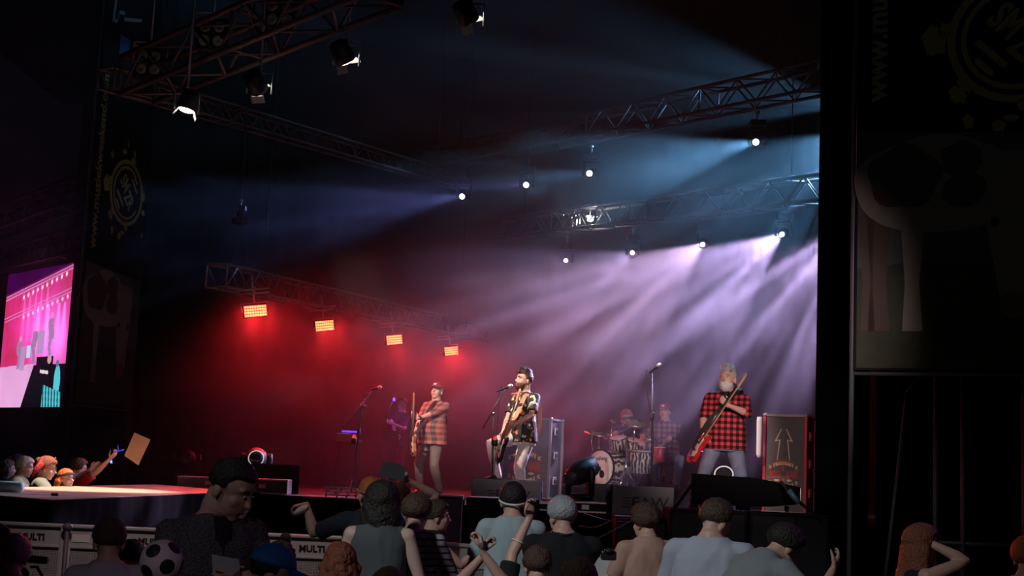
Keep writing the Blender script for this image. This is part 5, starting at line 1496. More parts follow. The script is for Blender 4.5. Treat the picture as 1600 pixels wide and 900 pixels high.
# ------------------------------------------------------------------ the crowd
M('tee_grey', (.22, .24, .245), .9); M('tee_teal', (.36, .44, .46), .9, nz=.1, nscale=3); M('tee_black', (.010, .010, .012), .9); M('tee_navy', (.018, .024, .035), .9)
M('tee_peach', (.50, .29, .22), .9); M('tee_lightgrey', (.40, .41, .48), .9); M('tank_grey', (.09, .095, .10), .9); M('tee_green', (.17, .20, .155), .9)
M('tee_red', (.42, .012, .018), .85); M('shirt_lav', (.42, .36, .46), .8); M('cap_blue', (.01, .16, .42), .7); M('cap_dark', (.012, .014, .02), .8)
def knit():
    m = mat('knit_grey', (.085, .085, .09), .95); nt = m.node_tree; b = nt.nodes['Principled BSDF']
    v = nt.nodes.new('ShaderNodeTexVoronoi'); v.inputs['Scale'].default_value = 110; tc = nt.nodes.new('ShaderNodeTexCoord'); nt.links.new(tc.outputs['Object'], v.inputs['Vector'])
    cr = nt.nodes.new('ShaderNodeValToRGB'); cr.color_ramp.elements[0].color = (.16, .16, .17, 1); cr.color_ramp.elements[1].color = (.03, .03, .033, 1)
    nt.links.new(v.outputs['Distance'], cr.inputs[0]); nt.links.new(cr.outputs[0], b.inputs['Base Color'])
    bp = nt.nodes.new('ShaderNodeBump'); bp.inputs['Strength'].default_value = .8; bp.inputs['Distance'].default_value = .01; bp.invert = True
    nt.links.new(v.outputs['Distance'], bp.inputs['Height']); nt.links.new(bp.outputs[0], b.inputs['Normal']); _mc['knit_grey'] = m
knit()
def crowd(label, px, top, Y, yaw, **kw):
    """a person in the audience whose head top shows at px, top"""
    z = P(px, top, Y).z; hat = kw.pop('hat', 0.0); z -= hat
    H = kw.pop('H', None)
    if H is None: H = min(max(z, 1.55), 1.95)
    k = H / 1.8
    kw.setdefault('voxel', .009); kw.setdefault('seed', int(px)); kw.setdefault('skin', 'skin')
    lean = kw.get('lean', 0)
    kw.setdefault('neck', .008); kw.setdefault('shtop', .578)
    full = 1.727 + (kw.get('hs', 1.10) - 1.0) * .23 + kw.get('thick', .02) * .8      # head top over the ground with straight legs
    drop = .40 * (1 - math.cos(R(abs(lean)))) + .22 * (1 - math.cos(R(abs(lean))))
    hip = .93 + (z / k - full + drop)
    if hip < .80:      # sitting or crouching: knees forward
        kw.setdefault('fR', (.14, .36)); kw.setdefault('fL', (-.14, .36)); kw.setdefault('kR', (.15, 1, .5)); kw.setdefault('kL', (-.15, 1, .5))
    kw['hipz'] = min(hip, .96)
    g = ground(px, Y, 0); gz = ground(px, Y, 0)
    hp = P(px, top, Y); base = Vector((hp.x, Y, 0))
    yw = R(yaw); off = math.sin(R(lean)) * .55 * k
    base += Vector((math.sin(yw) * off, -math.cos(yw) * off, 0))
    f = person(label, base, yaw, H, **kw)
    f.base = base; f.Y = Y
    if hip < .78:
        hz = (hip - .12) * k
        r = empty('folding_stool', 'folding stool under the ' + ' '.join(label.split()[:9]), 'stool', loc=base, rz=yw)
        b = MB(); b.box((0, -.02, hz), (.36, .30, .03), bev=.008); b.build('seat', 'black', r)
        for sx in (-1, 1):
            b = MB(); b.tube([(sx * .16, -.15, 0.01), (sx * .16, .10, hz - .01)], .010, 6); b.build('leg', 'steel', r)
            b = MB(); b.tube([(sx * .14, .12, 0.01), (sx * .14, -.13, hz - .01)], .010, 6); b.build('leg', 'steel', r)
    return f

# --- group at the far side of the runway, leaning on its edge
g1 = crowd('person with purple topknot at the back of the group beyond the runway', 24, 708, 18.9, -60, hair='bun', hairm='hair_purple', shirt='tee_black', face=True)
g2 = crowd('person with long brown hair at the left picture edge beyond the runway', 8, 716, 18.2, -50, hair='long', hairm='hair_brown', shirt='tee_black')
g3 = crowd('grey-haired man in green t-shirt beyond the runway', 33, 711, 17.6, -75, head=(-8, 8, 0), hair='short', hairm='hair_silver', thick=.022, shirt='tee_green', face=True, fat=.03, skin='skin_pale', brow='hair_grey', hR=(.22, .45, 1.22), hL=(-.2, .45, 1.22))
g4 = crowd('woman with pink-red hair streak and glasses in green t-shirt beyond the runway', 66, 711, 17.0, -72, head=(-6, 10, 0), hair='bun', hairm='hair_auburn', thick=.026, shirt='tee_green', face=True, fat=.09, wide=1.2, hs=1.15, skin='skin_pale', hR=(.22, .42, 1.22), hL=(-.2, .42, 1.22))
glasses(g4)
b = MB()
for j in range(5):
    b.tube([g4.HM @ Vector((-.05, -.02 - .012 * j, .115)), g4.HM @ Vector((-.088, -.04 - .012 * j, .05)), g4.HM @ Vector((-.098, -.075 - .01 * j, -.02)), g4.HM @ Vector((-.09, -.12, -.09 - .01 * j))], [.010, .016, .017, .007], 7)
for j in range(5):
    b.tube([g4.HM @ Vector((.05, -.02 - .012 * j, .115)), g4.HM @ Vector((.088, -.04 - .012 * j, .05)), g4.HM @ Vector((.098, -.075 - .01 * j, -.02)), g4.HM @ Vector((.09, -.12, -.09 - .01 * j))], [.010, .016, .017, .007], 7)
o = b.build('hair_streak', 'hair_red', g4.root); o['label'] = 'bright red dyed hair strands'
b = MB(); b.ball((.0, .055, .128), (.022, .012, .022), g4.HM); b.build('hair_clip', 'chrome', g4.root)
g5 = crowd('young person with black headband and dark glasses peeping over the runway edge', 102, 731, 17.5, -120, head=(10, -2, 6), hair='long', hairm='hair_orange', thick=.018, shirt='tee_green', face=True, skin='skin_pale', H=1.62)
glasses(g5); band_on_head(g5, 'black', .060, 8, .014)
g6 = crowd('dark-haired person in red t-shirt stretching an arm up with the brown paper', 120, 714, 18.3, -42, head=(-12, 0, 0), hair='short', hairm='hair_brown', thick=.028, shirt='tee_red', sleeve='short', lean=6, fat=.03,
    hR=px_y(180, 710, -.25), hL=px_y(196, 703, -.55), eR=(.5, -.2, -.9), eL=(-.2, .1, -1), cR=.7, cL=.45, skin='skin_pale', voxel=.0065, nL=(.6, -.5, -.2), dL=(.5, .5, .5))
pc = [P(210, 676, 17.68), P(235, 687, 17.66), P(216, 727, 17.72), P(194, 712, 17.74)]
n_ = (pc[1] - pc[0]).cross(pc[2] - pc[0]).normalized() * .004
M('brown_paper', (.42, .27, .19), .85, nz=.15, nscale=18)
b = MB(); b.add([q for q in pc] + [q + n_ for q in pc], [(3, 2, 1, 0), (4, 5, 6, 7), (0, 1, 5, 4), (1, 2, 6, 5), (2, 3, 7, 6), (3, 0, 4, 7)])
tag(b.build('cardboard_sheet', 'brown_paper'), 'brown cardboard sheet held up over the runway by the red-sleeved arm', 'cardboard')
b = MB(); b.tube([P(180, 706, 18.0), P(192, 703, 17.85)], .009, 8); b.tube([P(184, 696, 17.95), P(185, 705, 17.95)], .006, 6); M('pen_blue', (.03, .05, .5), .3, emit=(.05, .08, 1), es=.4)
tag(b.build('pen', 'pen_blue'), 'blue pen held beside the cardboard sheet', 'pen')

# --- near audience, left
c1 = crowd('person in dark cap at the bottom left corner, behind the grey head', -4, 813, 8.4, 5, hair='crop', hairm='hair_dark', thick=.003, shirt='tee_black', hat=.03); cap(c1, 'cap_dark')
c2 = crowd('grey-haired person at the bottom left corner with a black camera arm beside', 22, 833, 8.0, 8, hair='short', hairm='hair_grey', thick=.034, shirt='tee_black')
b = MB(); a1, a2 = P(42, 873, 8.3), P(74, 876, 8.3); b.tube([a1, a2], .022, 10); b.tube([P(48, 886, 8.3), P(58, 886, 8.3), P(66, 900, 8.3)], .01, 6)
tag(b.build('padded_bar', 'black'), 'black foam padded bar beside the grey head, bottom left', 'bar')
c3 = crowd('brown-haired man in pale lavender shirt, seen from behind near the left barriers', 174, 806, 7.3, 18, hair='short', hairm='hair_brown', thick=.015, shirt='shirt_lav', sleeve='long', hs=1.14, collar=None)
c4 = crowd('dark-haired person half hidden right of the lavender-shirted man', 206, 842, 9.6, 0, hair='curly', hairm='hair_dark', thick=.02, shirt='tee_black')
c5 = crowd('person wearing a round football-patterned hat', 252, 852, 5.7, 10, hair='crop', hairm='hair_dark', thick=.003, shirt='tee_black', hs=1.0)
def football_mat():
    m = bpy.data.materials.new('football_panels'); m.use_nodes = True; nt = m.node_tree; b = nt.nodes['Principled BSDF']
    tc = nt.nodes.new('ShaderNodeTexCoord'); vn = nt.nodes.new('ShaderNodeVectorMath'); vn.operation = 'NORMALIZE'; nt.links.new(tc.outputs['Object'], vn.inputs[0])
    ph = (1 + 5 ** .5) / 2; last = None
    for v in [(0, s1, s2 * ph) for s1 in (-1, 1) for s2 in (-1, 1)] + [(s1, s2 * ph, 0) for s1 in (-1, 1) for s2 in (-1, 1)] + [(s2 * ph, 0, s1) for s1 in (-1, 1) for s2 in (-1, 1)]:
        d = nt.nodes.new('ShaderNodeVectorMath'); d.operation = 'DOT_PRODUCT'; d.inputs[1].default_value = Vector(v).normalized(); nt.links.new(vn.outputs[0], d.inputs[0])
        if last is None: last = d.outputs['Value']
        else:
            mxn = nt.nodes.new('ShaderNodeMath'); mxn.operation = 'MAXIMUM'; nt.links.new(last, mxn.inputs[0]); nt.links.new(d.outputs['Value'], mxn.inputs[1]); last = mxn.outputs[0]
    g = nt.nodes.new('ShaderNodeMath'); g.operation = 'GREATER_THAN'; g.inputs[1].default_value = .935; nt.links.new(last, g.inputs[0])
    mx = nt.nodes.new('ShaderNodeMix'); mx.data_type = 'RGBA'; mx.inputs[6].default_value = (.62, .56, .58, 1); mx.inputs[7].default_value = (.012, .012, .014, 1)
    nt.links.new(g.outputs[0], mx.inputs[0]); nt.links.new(mx.outputs[2], b.inputs['Base Color']); b.inputs['Roughness'].default_value = .6; _mc['football_panels'] = m
football_mat()
b = MB(); b.ball((0, 0, 0), .100, nu=32, nv=22); o = b.build('football_hat', 'football_panels', c5.root)
hc = c5.inv @ P(252, 877, 5.7); o.location = hc; o.rotation_euler = (.5, .3, 2.2)
c7 = crowd('child in a red cap between the football hat and the tall man', 297, 876, 7.9, 0, hair='crop', hairm='hair_dark', thick=.003, shirt='tee_red', H=1.45, hat=.03, pants='jeans_dark'); cap(c7, 'tee_red')
c6 = crowd('tall man in grey knitted shirt looking down, standing with his face in shadow', 342, 709, 6.3, 212, head=(38, 26, 0), hair='short', hairm='hair_dark', thick=.009, shirt='knit_grey', sleeve='long', face=True, hs=1.12, wide=1.05,
    neck=.03, hR=px_y(340, 915, -.26), hL=px_y(372, 918, -.24), voxel=.007, fold=.008, vest='tee_black', eR=(.9, -.4, -.6), eL=(-.9, -.4, -.6), cR=.5)
a1 = [P(331, 866, 6.0), P(374, 874, 5.98), P(378, 925, 6.02), P(334, 918, 6.04)]; n_ = Vector((0, -.004, 0))
def leaf_mat():
    m = mat('programme_print', (.5, .5, .52), .6); nt = m.node_tree; b = nt.nodes['Principled BSDF']; n = nt.nodes.new('ShaderNodeTexVoronoi'); n.inputs['Scale'].default_value = 14; tc = nt.nodes.new('ShaderNodeTexCoord'); nt.links.new(tc.outputs['Object'], n.inputs['Vector'])
    cr = nt.nodes.new('ShaderNodeValToRGB'); e = cr.color_ramp.elements; e[0].color = (.45, .45, .48, 1); e[1].color = (.30, .10, .12, 1); e[0].position = .5; e[1].position = .8; x = e.new(.95); x.color = (.05, .05, .09, 1); cr.color_ramp.interpolation = 'CONSTANT'
    nt.links.new(n.outputs['Color'], cr.inputs[0]); nt.links.new(cr.outputs[0], b.inputs['Base Color']); _mc['programme_print'] = m
leaf_mat()
b = MB(); b.add([q for q in a1] + [q + n_ for q in a1], [(3, 2, 1, 0), (4, 5, 6, 7), (0, 1, 5, 4), (1, 2, 6, 5), (2, 3, 7, 6), (3, 0, 4, 7)])
tag(b.build('programme_leaflet', 'programme_print'), 'printed leaflet held low by the tall man in grey', 'leaflet')
c8 = crowd('person in a bright blue cap facing right at the bottom edge', 403, 838, 5.8, -72, head=(0, 14, 0), hair='crop', hairm='hair_dark', thick=.003, shirt='tee_red', hat=.03, hs=1.1); cap(c8, 'cap_blue', brim='cap_blue')
c9 = crowd('person with dark curly hair behind the blue cap', 437, 845, 9.0, 0, hair='curly', hairm='hair_brown', thick=.035, shirt='tee_black')
c10 = crowd('person with long auburn curls and a red top by the lit barrier', 533, 846, 8.3, 5, hair='longcurly', hairm='hair_auburn', thick=.03, shirt='tee_red')
# --- middle
c11 = crowd('man in navy t-shirt with shaved orange-lit head, arm stretched out left', 582, 739, 9.9, 12, head=(10, 0, 0), hair='crop', hairm='hair_orange', thick=.004, shirt='tee_navy', sleeve='short', fat=.03, wide=1.05,  # orange light on the shaved head is put into the hair colour
    hL=px_y(479, 790, .25), eL=(-.3, -.2, -1), cL=.8, hR=(.25, .3, 1.0), voxel=.0065, nL=(0, 0, -1), dL=(-.7, .5, -.2))
band_on_head(c11, 'tan_leather', .03, 8, .008)
b = MB(); p = P(470, 797, 10.1); b.loft([ring(p + Vector((x, 0, z)), Vector((0, 1, 0)), Vector((.3, 0, 1)), .03, r, 10) for x, z, r in ((-.045, -.02, .01), (-.03, -.015, .03), (.0, 0, .034), (.03, .01, .03), (.05, .02, .012))])
tag(b.build('cloth_ball', 'white_cloth'), 'crumpled white cloth in the outstretched left hand', 'cloth')
c12 = crowd('balding person raising a hand over the head, behind the dark-haired woman', 628, 751, 11.2, 10, hair='crop', hairm='hair_brown', thick=.004, shirt='tee_lightgrey', sleeve='short',
    hR=px_y(640, 752, .12), eR=(1, .2, .3), cR=.5, hL=(-.2, .3, 1.0), voxel=.0065)
b = MB(); p = P(622, 745, 11.25); b.ball(p, (.05, .03, .03)); b.ball(p + Vector((.05, 0, .02)), (.03, .025, .025)); tag(b.build('cloth_ball', 'white_cloth'), 'white cloth by the hand raised over the balding head', 'cloth')
# grey card waved above them
pc = [P(604, 720, 10.9), P(635, 729, 10.9), P(630, 752, 10.9), P(588, 742, 10.9)]; n_ = Vector((0, .006, 0)); M('card_grey', (.10, .10, .105), .8)
b = MB(); b.add([q for q in pc] + [q + n_ for q in pc], [(3, 2, 1, 0), (4, 5, 6, 7), (0, 1, 5, 4), (1, 2, 6, 5), (2, 3, 7, 6), (3, 0, 4, 7)])
b.tube([P(612, 745, 10.92), P(612, 775, 10.95)], .012, 6)
tag(b.build('waved_card', 'card_grey'), 'grey card on a short stick waved behind the orange-lit head', 'card')
c13 = crowd('woman with dark shoulder-length hair in a sleeveless grey top', 598, 749, 8.9, 0, hair='bob', hairm='hair_dark', thick=.034, shirt='tank_grey', sleeve='none', H=1.72, hs=1.12, wide=1.02, fat=.02, hR=(.34, .06, .80), hL=(-.30, .12, .84), eR=(1, -.3, 0), eL=(-1, -.3, 0), skin='skin_pale')
sp_, e_, w_ = c13.arms['R']; b = MB(); d = (w_ - e_).normalized(); b.tube([w_ - d * .05, w_ - d * .02], .033, 12); b.build('wristwatch', 'black', c13.root)
c14 = crowd('woman with short auburn hair in a striped long-sleeved top', 650, 768, 9.4, -14, hair='short', hairm='hair_brown', thick=.030, shirt='striped', sleeve='long', H=1.66, fat=.02, hR=(.18, .36, 1.05), hL=(-.1, .36, 1.1), eR=(.8, -.3, -.6))
c15 = crowd('person in profile facing right, bare arm reaching toward the teal shirt', 676, 778, 10.4, -75, hair='short', hairm='hair_brown', thick=.02, shirt='tee_black', sleeve='none', face=True, hR=px_y(756, 856, .0), eR=(.2, .2, -1), hL=(-.1, .4, 1.0), skin='skin')
c16 = crowd('dim head at the bottom edge in front of the sleeveless grey top', 607, 884, 6.6, 0, hair='short', hairm='hair_brown', thick=.016, shirt='tee_black')
c17 = crowd('man in teal-grey t-shirt with dark hat and white headband', 803, 750, 10.0, 6, hair='short', hairm='hair_dark', thick=.018, shirt='tee_teal', sleeve='short', fat=.02, wide=1.04, hR=(.12, .4, 1.15), hL=(-.34, .12, .9))
band_on_head(c17, 'white_cloth', .012, 14, .008, 'white headband')
c19 = crowd('black-clad person with one forearm raised beside the teal shirt', 842, 851, 8.3, 4, hair='curly', hairm='hair_brown', thick=.02, shirt='tee_black', fat=.05, wide=1.25, hL=px_y(826, 812, .1), eL=(-1, .1, -1), cL=.9, voxel=.007, dL=(0, .2, 1), skin='skin')
sp_, e_, w_ = c19.arms['L']; b = MB(); d = (w_ - e_).normalized(); n = 16
q = Matrix.Translation(e_.lerp(w_, .35)) @ d.to_track_quat('Z', 'Y').to_matrix().to_4x4()
b.tube([q @ Vector((.043 * math.cos(2 * PI * t / n), .043 * math.sin(2 * PI * t / n), 0)) for t in range(n + 1)], .006, 6, caps=False); b.build('bracelet', 'cream', c19.root)
c20 = crowd('person at the bottom edge raising clasped hands below the teal shirt', 738, 901, 7.2, 0, hair='short', hairm='hair_dark', shirt='tee_black', hR=px_y(756, 866, .1), hL=px_y(752, 872, .16), eR=(1, 0, -.6), eL=(-1, 0, -.6), cR=.9, cL=.9, voxel=.0065, dR=(-.2, .3, 1), dL=(.2, .3, 1), nR=(-1, 0, 0), nL=(1, 0, 0))
c21 = crowd('heavy-set grey-haired man in black t-shirt with a neck strap', 882, 773, 9.6, 8, head=(14, 4, 0), hair='short', hairm='hair_grey', thick=.026, shirt='tee_black', sleeve='short', fat=.10, wide=1.30, hs=1.15, hR=(.1, .42, 1.1), hL=(-.1, .42, 1.1))
b = MB(); n = 18; pf, qf = c21.fr(.575); b.tube([pf + qf @ Vector((.085 * math.cos(2 * PI * t / n), .085 * math.sin(2 * PI * t / n) - .01, .01 + .02 * math.sin(2 * PI * t / n))) for t in range(n + 1)], .008, 6, caps=False); b.build('neck_strap', 'black', c21.root)
b = MB(); q = P(951, 868, 9.3); b.box(q, (.10, .05, .06), bev=.01); b.ball(q + Vector((0, -.02, .03)), (.035, .03, .02)); tag(b.build('camera_body', 'black_gloss'), 'small dark camera beside the heavy-set man in black', 'camera')
c22 = crowd('dark reddish head at the bottom edge in front of the black-clad pair', 905, 871, 6.7, 0, hair='curly', hairm='hair_brown', thick=.03, shirt='tee_black')
# --- right
c23 = crowd('man with messy dark hair in a peach t-shirt', 1014, 785, 9.7, 16, head=(16, 4, 0), hair='curly', hairm='hair_brown', thick=.040, shirt='tee_peach', sleeve='short', fat=.02, wide=1.02, hs=1.05, hR=(.16, .40, 1.05), hL=(-.30, .2, .95), fold=.011)
c24 = crowd('broad person in light grey t-shirt with short hair, looking down to the right', 1112, 775, 8.8, -16, head=(-34, 16, 0), hair='short', hairm='hair_brown', thick=.026, shirt='tee_lightgrey', sleeve='elbow', fat=.11, wide=1.28, hs=1.12, hR=(.2, .42, 1.0), hL=(-.34, .2, .95), fold=.010, face=True)
c25 = crowd('person bending forward to the right in a dim purple-lit shirt', 1222, 822, 8.3, -62, head=(0, -10, 0), lean=46, hair='short', hairm='hair_dark', thick=.03, shirt='tee_grey', sleeve='short', fat=.05, wide=1.15, face=True, H=1.72, hR=px_y(1300, 893, -.1), eR=(.2, 0, -1), hL=(-.1, .7, .9))
c26 = crowd('person with long auburn hair in profile, hand at the mouth, far right', 1432, 816, 8.6, -80, hair='long', hairm='hair_auburn', thick=.03, shirt='tee_black', sleeve='none', face=True, hR=px_y(1452, 848, -.06), eR=(.6, .3, -1), cR=.8, hL=(-.1, .2, 1.0), voxel=.007)
c27 = crowd('person with orange hair cut off by the right picture edge', 1604, 836, 8.2, -30, hair='short', hairm='hair_orange', thick=.03, shirt='tee_lightgrey', fat=.03)
# loose cables on the pit side, between the grey-haired man and the peach shirt
wire('upper pale cable sagging across the pit front', [P(905, 822, 15.8), P(930, 824, 15.6), P(960, 812, 15.4), P(988, 810, 15.2), P(1003, 805, 15.0)], .008, 'alu')
wire('lower pale cable slanting across the pit front', [P(925, 845, 15.0), P(950, 833, 15.0), P(990, 812, 15.0), P(1010, 802, 15.0)], .008, 'alu')
wire('thin cable curving behind the grey-haired man', [P(912, 802, 15.9), P(945, 812, 15.7), P(975, 815, 15.5), P(1005, 812, 15.4)], .006, 'alu')
# ------------------------------------------------------------------ printed banners
M('banner_black', (.007, .007, .008), .9, spec=.1); M('banner_yellow', (.22, .19, .05), .8); M('banner_white', (.16, .16, .16), .8); M('sky_print', (.035, .038, .045), .8)
M('grass_print', (.018, .022, .010), .8, nz=.6, nscale=6); M('cow_white', (.13, .12, .105), .7, nz=.3, nscale=3); M('cow_brown', (.035, .02, .014), .7); M('cow_pink', (.10, .04, .035), .7); M('tree_print', (.015, .018, .015), .8)
M('fb_blue', (.04, .10, .28), .7); M('insta', (.45, .06, .09), .7); M('tik', (.02, .02, .02), .7)
M('dark_tube', (.05, .055, .065), .6)
def banner(label, p0, p1, z0, z1, upper=True, mir=False, logo_x=.60, logo_z=3.55, logo_r=.30, yel='banner_yellow'):
    """p0,p1 = ground points of the left and right edge; width normalised to W"""
    a = Vector((*p0, 0)); c = Vector((*p1, 0)); W = (c - a).length
    mx = frame((a.x, a.y, z0), c - a); root = empty('printed_banner', label, 'banner', mx=mx); H_ = z1 - z0
    b = MB(); b.box((W / 2, .01, H_ / 2), (W, .012, H_)); b.build('cloth', 'banner_black', root)
    T_ = lambda x, z, d=0: Matrix.Translation((x, .003 - .001 * d, z)) @ Matrix.Rotation(PI / 2, 4, 'X')
    def poly(pts, m, nm='print', d=1):
        b = MB(); b.prism(pts, .002, .003 + .0012 * d, T_(0, 0)); return b.build(nm, m, root)
    def el(cx, cz, rx, rz, m, nm='print', d=1, n=28, a=0, wob=0):
        return poly([(cx + rx * (1 + wob * math.sin(5 * t + cx)) * math.cos(t) * math.cos(a) - rz * math.sin(t) * math.sin(a), cz + rx * math.cos(t) * math.sin(a) + rz * (1 + wob * math.sin(5 * t)) * math.sin(t) * math.cos(a)) for t in [2 * PI * i / n for i in range(n)]], m, nm, d)
    def annulus(cx, cz, r0, r1, m, nm, a0=0, a1=2 * PI, d=1, n=48):
        b = MB(); v = []; f = []
        for i in range(n + 1):
            t = a0 + (a1 - a0) * i / n
            for r in (r0, r1): v.append((cx + r * math.cos(t), cz + r * math.sin(t), .002)); 
            for r in (r0, r1): v.append((cx + r * math.cos(t), cz + r * math.sin(t), .003 + .0012 * d))
        for i in range(n):
            A = i * 4; B = A + 4
            f += [(A + 2, A + 3, B + 3, B + 2), (A, A + 1, B + 1, B), (A, A + 2, B + 2, B), (A + 1, A + 3, B + 3, B + 1)]
        b.add(v, f, mx=T_(0, 0)); return b.build(nm, m, root)
    # picture of a cow in a meadow at the foot
    poly([(.02, .02), (W - .02, .02), (W - .02, .95), (.02, .95)], 'grass_print', 'meadow_print')
    poly([(.02, .95), (W - .02, .95), (W - .02, 2.15), (.02, 2.25)], 'sky_print', 'sky_print')
    poly([(.02, .92), (W * .3, 1.02), (W * .45, .96), (W * .8, 1.05), (W - .02, 1.0), (W - .02, .88), (.02, .86)], 'tree_print', 'treeline_print', 2)
    s = W / 2.0
    X = lambda v: v * s
    def leg(x, z1_, w_, m='cow_white', bend=0): poly([(X(x), z1_), (X(x + w_), z1_), (X(x + w_ * .8 + bend), .80), (X(x + w_ * .95 + bend), .36), (X(x + .1 * w_ + bend), .36), (X(x + .2 * w_ + bend), .80)], m, 'cow_print', 3)
    leg(.10, 1.5, .24, 'cow_brown'); leg(.42, 1.4, .22); leg(.02, 1.45, .16, 'cow_brown', .02)
    el(X(.75), 1.72, X(.78), .46, 'cow_white', 'cow_print', 4, wob=.03)
    el(X(.45), 1.80, X(.34), .30, 'cow_brown', 'cow_print', 5, wob=.08); el(X(.98), 1.95, X(.20), .16, 'cow_brown', 'cow_print', 5, wob=.1)
    poly([(X(1.15), 2.02), (X(1.70), 2.0), (X(1.66), 1.30), (X(1.60), .66), (X(1.50), .48), (X(1.36), .50), (X(1.30), .72), (X(1.20), 1.3)], 'cow_white', 'cow_print', 6)
    el(X(1.00), 1.66, X(.20), .16, 'cow_brown', 'cow_print', 7, a=.3); el(X(1.86), 1.62, X(.14), .15, 'cow_brown', 'cow_print', 7, a=-.5)
    el(X(1.44), .60, X(.13), .12, 'cow_pink', 'cow_print', 7); el(X(1.27), 1.35, X(.04), .05, 'tree_print', 'cow_print', 8); el(X(1.60), 1.35, X(.035), .05, 'tree_print', 'cow_print', 8)
    # splashes and round logo
    cx, cz, r = W * logo_x, logo_z, logo_r * W
    annulus(cx, cz, r * .88, r, yel, 'logo_ring'); annulus(cx, cz, r * .72, r * .80, yel, 'logo_ring', .9, PI * 1.95 - .4)
    rr = random.Random(5)
    for i in range(9):
        t = rr.uniform(0, 2 * PI); d_ = r * rr.uniform(1.0, 1.25); el(cx + d_ * math.cos(t), cz + d_ * math.sin(t), r * rr.uniform(.05, .12), r * rr.uniform(.08, .16), yel, 'paint_splash', 1, 14, t, .25)
    for (x, z, q, h) in ((-.95, .05, .18, .24), (-.80, .95, .09, .10), (-.55, -1.25, .08, .12), (.25, 1.25, .06, .12), (-.1, 1.45, .05, .1), (.9, -1.1, .06, .08), (-.2, -1.35, .1, .1)):
        if 0.04 < cx + x * r < W: el(cx + x * r * 1.25, cz + z * r, r * q, r * h, yel, 'paint_splash', 1, 16, .2, .15)
    def bar(x, y, l, w_, ang):
        ca, sa = math.cos(ang), math.sin(ang); pts = []
        for t in [PI / 2 + PI * i / 6 for i in range(7)]: pts.append((-l / 2 + w_ / 2 * math.cos(t), w_ / 2 * math.sin(t)))
        for t in [-PI / 2 + PI * i / 6 for i in range(7)]: pts.append((l / 2 + w_ / 2 * math.cos(t), w_ / 2 * math.sin(t)))
        poly([(cx + r * (x + px_ * ca - py_ * sa), cz + r * (y + px_ * sa + py_ * ca)) for px_, py_ in pts], yel, 'logo_bar')
    an = R(-45)
    bar(-.36, -.22, .52, .10, an); bar(-.46, -.42, .26, .10, an); bar(.44, .30, .42, .10, an); bar(.50, .48, .22, .10, an)
    text_obj('logo_lettering', 'SM', r * .62, yel, root, T_(cx - r * .14, cz + r * .26) @ Matrix.Rotation(R(-45) + PI / 2 * 0, 4, 'Z') @ Matrix.Rotation(PI * 0, 4, 'Z'), .62, .012 * W / 2, .003)
    text_obj('logo_lettering', 'ZR', r * .62, yel, root, T_(cx + r * .16, cz - r * .20) @ Matrix.Rotation(R(-45), 4, 'Z'), .62, .012 * W / 2, .003)
    # web address running upward along the left edge
    txt_h = .19 * s
    t = text_obj('web_address', 'www.muziekweekend.com', txt_h * 1.5, yel, root, T_(X(.19), (3.9 if upper else 4.05)) @ Matrix.Rotation(PI / 2, 4, 'Z'), 1.0, .008 * s, .003)
    # white emblem with antlers at the top
    if upper:
        z = 5.75
        for k, m_ in enumerate(('fb_blue', 'insta', 'tik')):
            x0 = X(.55 + .46 * k); poly([(x0, z), (x0 + X(.34), z), (x0 + X(.34), z + .34), (x0, z + .34)], m_, 'icon_tile', 1)
            if k == 0: text_obj('icon_mark', 'f', .36, 'banner_white', root, T_(x0 + X(.19), z + .15), 1, .01, .004)
            elif k == 1: annulus(x0 + X(.17), z + .17, .05, .085, 'banner_white', 'icon_mark', d=2); annulus(x0 + X(.17), z + .17, .135, .15, 'banner_white', 'icon_mark', d=2, n=4)
            else: poly([(x0 + X(.19), z + .10), (x0 + X(.22), z + .10), (x0 + X(.22), z + .24), (x0 + X(.28), z + .20), (x0 + X(.28), z + .24), (x0 + X(.21), z + .30), (x0 + X(.19), z + .30)], 'banner_white', 'icon_mark', 2); el(x0 + X(.16), z + .11, .05, .04, 'banner_white', 'icon_mark', 2)
        for q in range(6):      # worn block strokes, not readable as words
            x = .30 + .20 * q; z_ = 6.92 + .05 * q
            poly([(X(x), z_), (X(x + .09), z_ + .02), (X(x + (.02 if q % 2 else .13)), z_ + .42), (X(x - (.06 if q % 2 else -.03)), z_ + .40)], 'banner_white', 'emblem_stroke', 2)
        fr_ = [(.22, 6.20), (.40, 6.24), (.44, 6.40), (.62, 6.44), (.64, 6.34), (1.25, 6.50)]
        for (xa, za), (xb, zb) in zip(fr_[:-1], fr_[1:]):
            poly([(X(xa), za), (X(xb), zb), (X(xb), zb + .06), (X(xa), za + .06)], 'banner_white', 'emblem_stroke', 2)
        poly([(X(.22), 6.20), (X(.29), 6.21), (X(.36), 6.86), (X(.29), 6.85)], 'banner_white', 'emblem_stroke', 2)
        poly([(X(.1), 7.15), (X(.45), 7.6), (X(.8), 7.75), (X(1.7), 8.1), (X(1.75), 8.0), (X(.9), 7.55), (X(.4), 7.35)], 'banner_white', 'brush_stroke')
        for k in (-1, 1):
            poly([(X(.95 + k * .16), 7.8), (X(.95 + k * .26), 7.9), (X(.95 + k * .45), 8.9), (X(.95 + k * .40), 8.9), (X(.95 + k * .22), 8.1)], 'banner_white', 'emblem_horn', 2)
        annulus(X(.95), 8.15, .13, .17, 'banner_white', 'emblem_ring', d=2); poly([(X(.88), 8.1), (X(1.02), 8.1), (X(1.06), 8.8), (X(.84), 8.8)], 'banner_white', 'emblem_face', 1)
    # frame tubes of the tower that carries it
    for x in (-.03, W + .03):
        b = MB(); b.tube([(x, .06, -z0), (x, .06, H_)], .024, 8); b.build('side_tube', 'dark_tube', root)
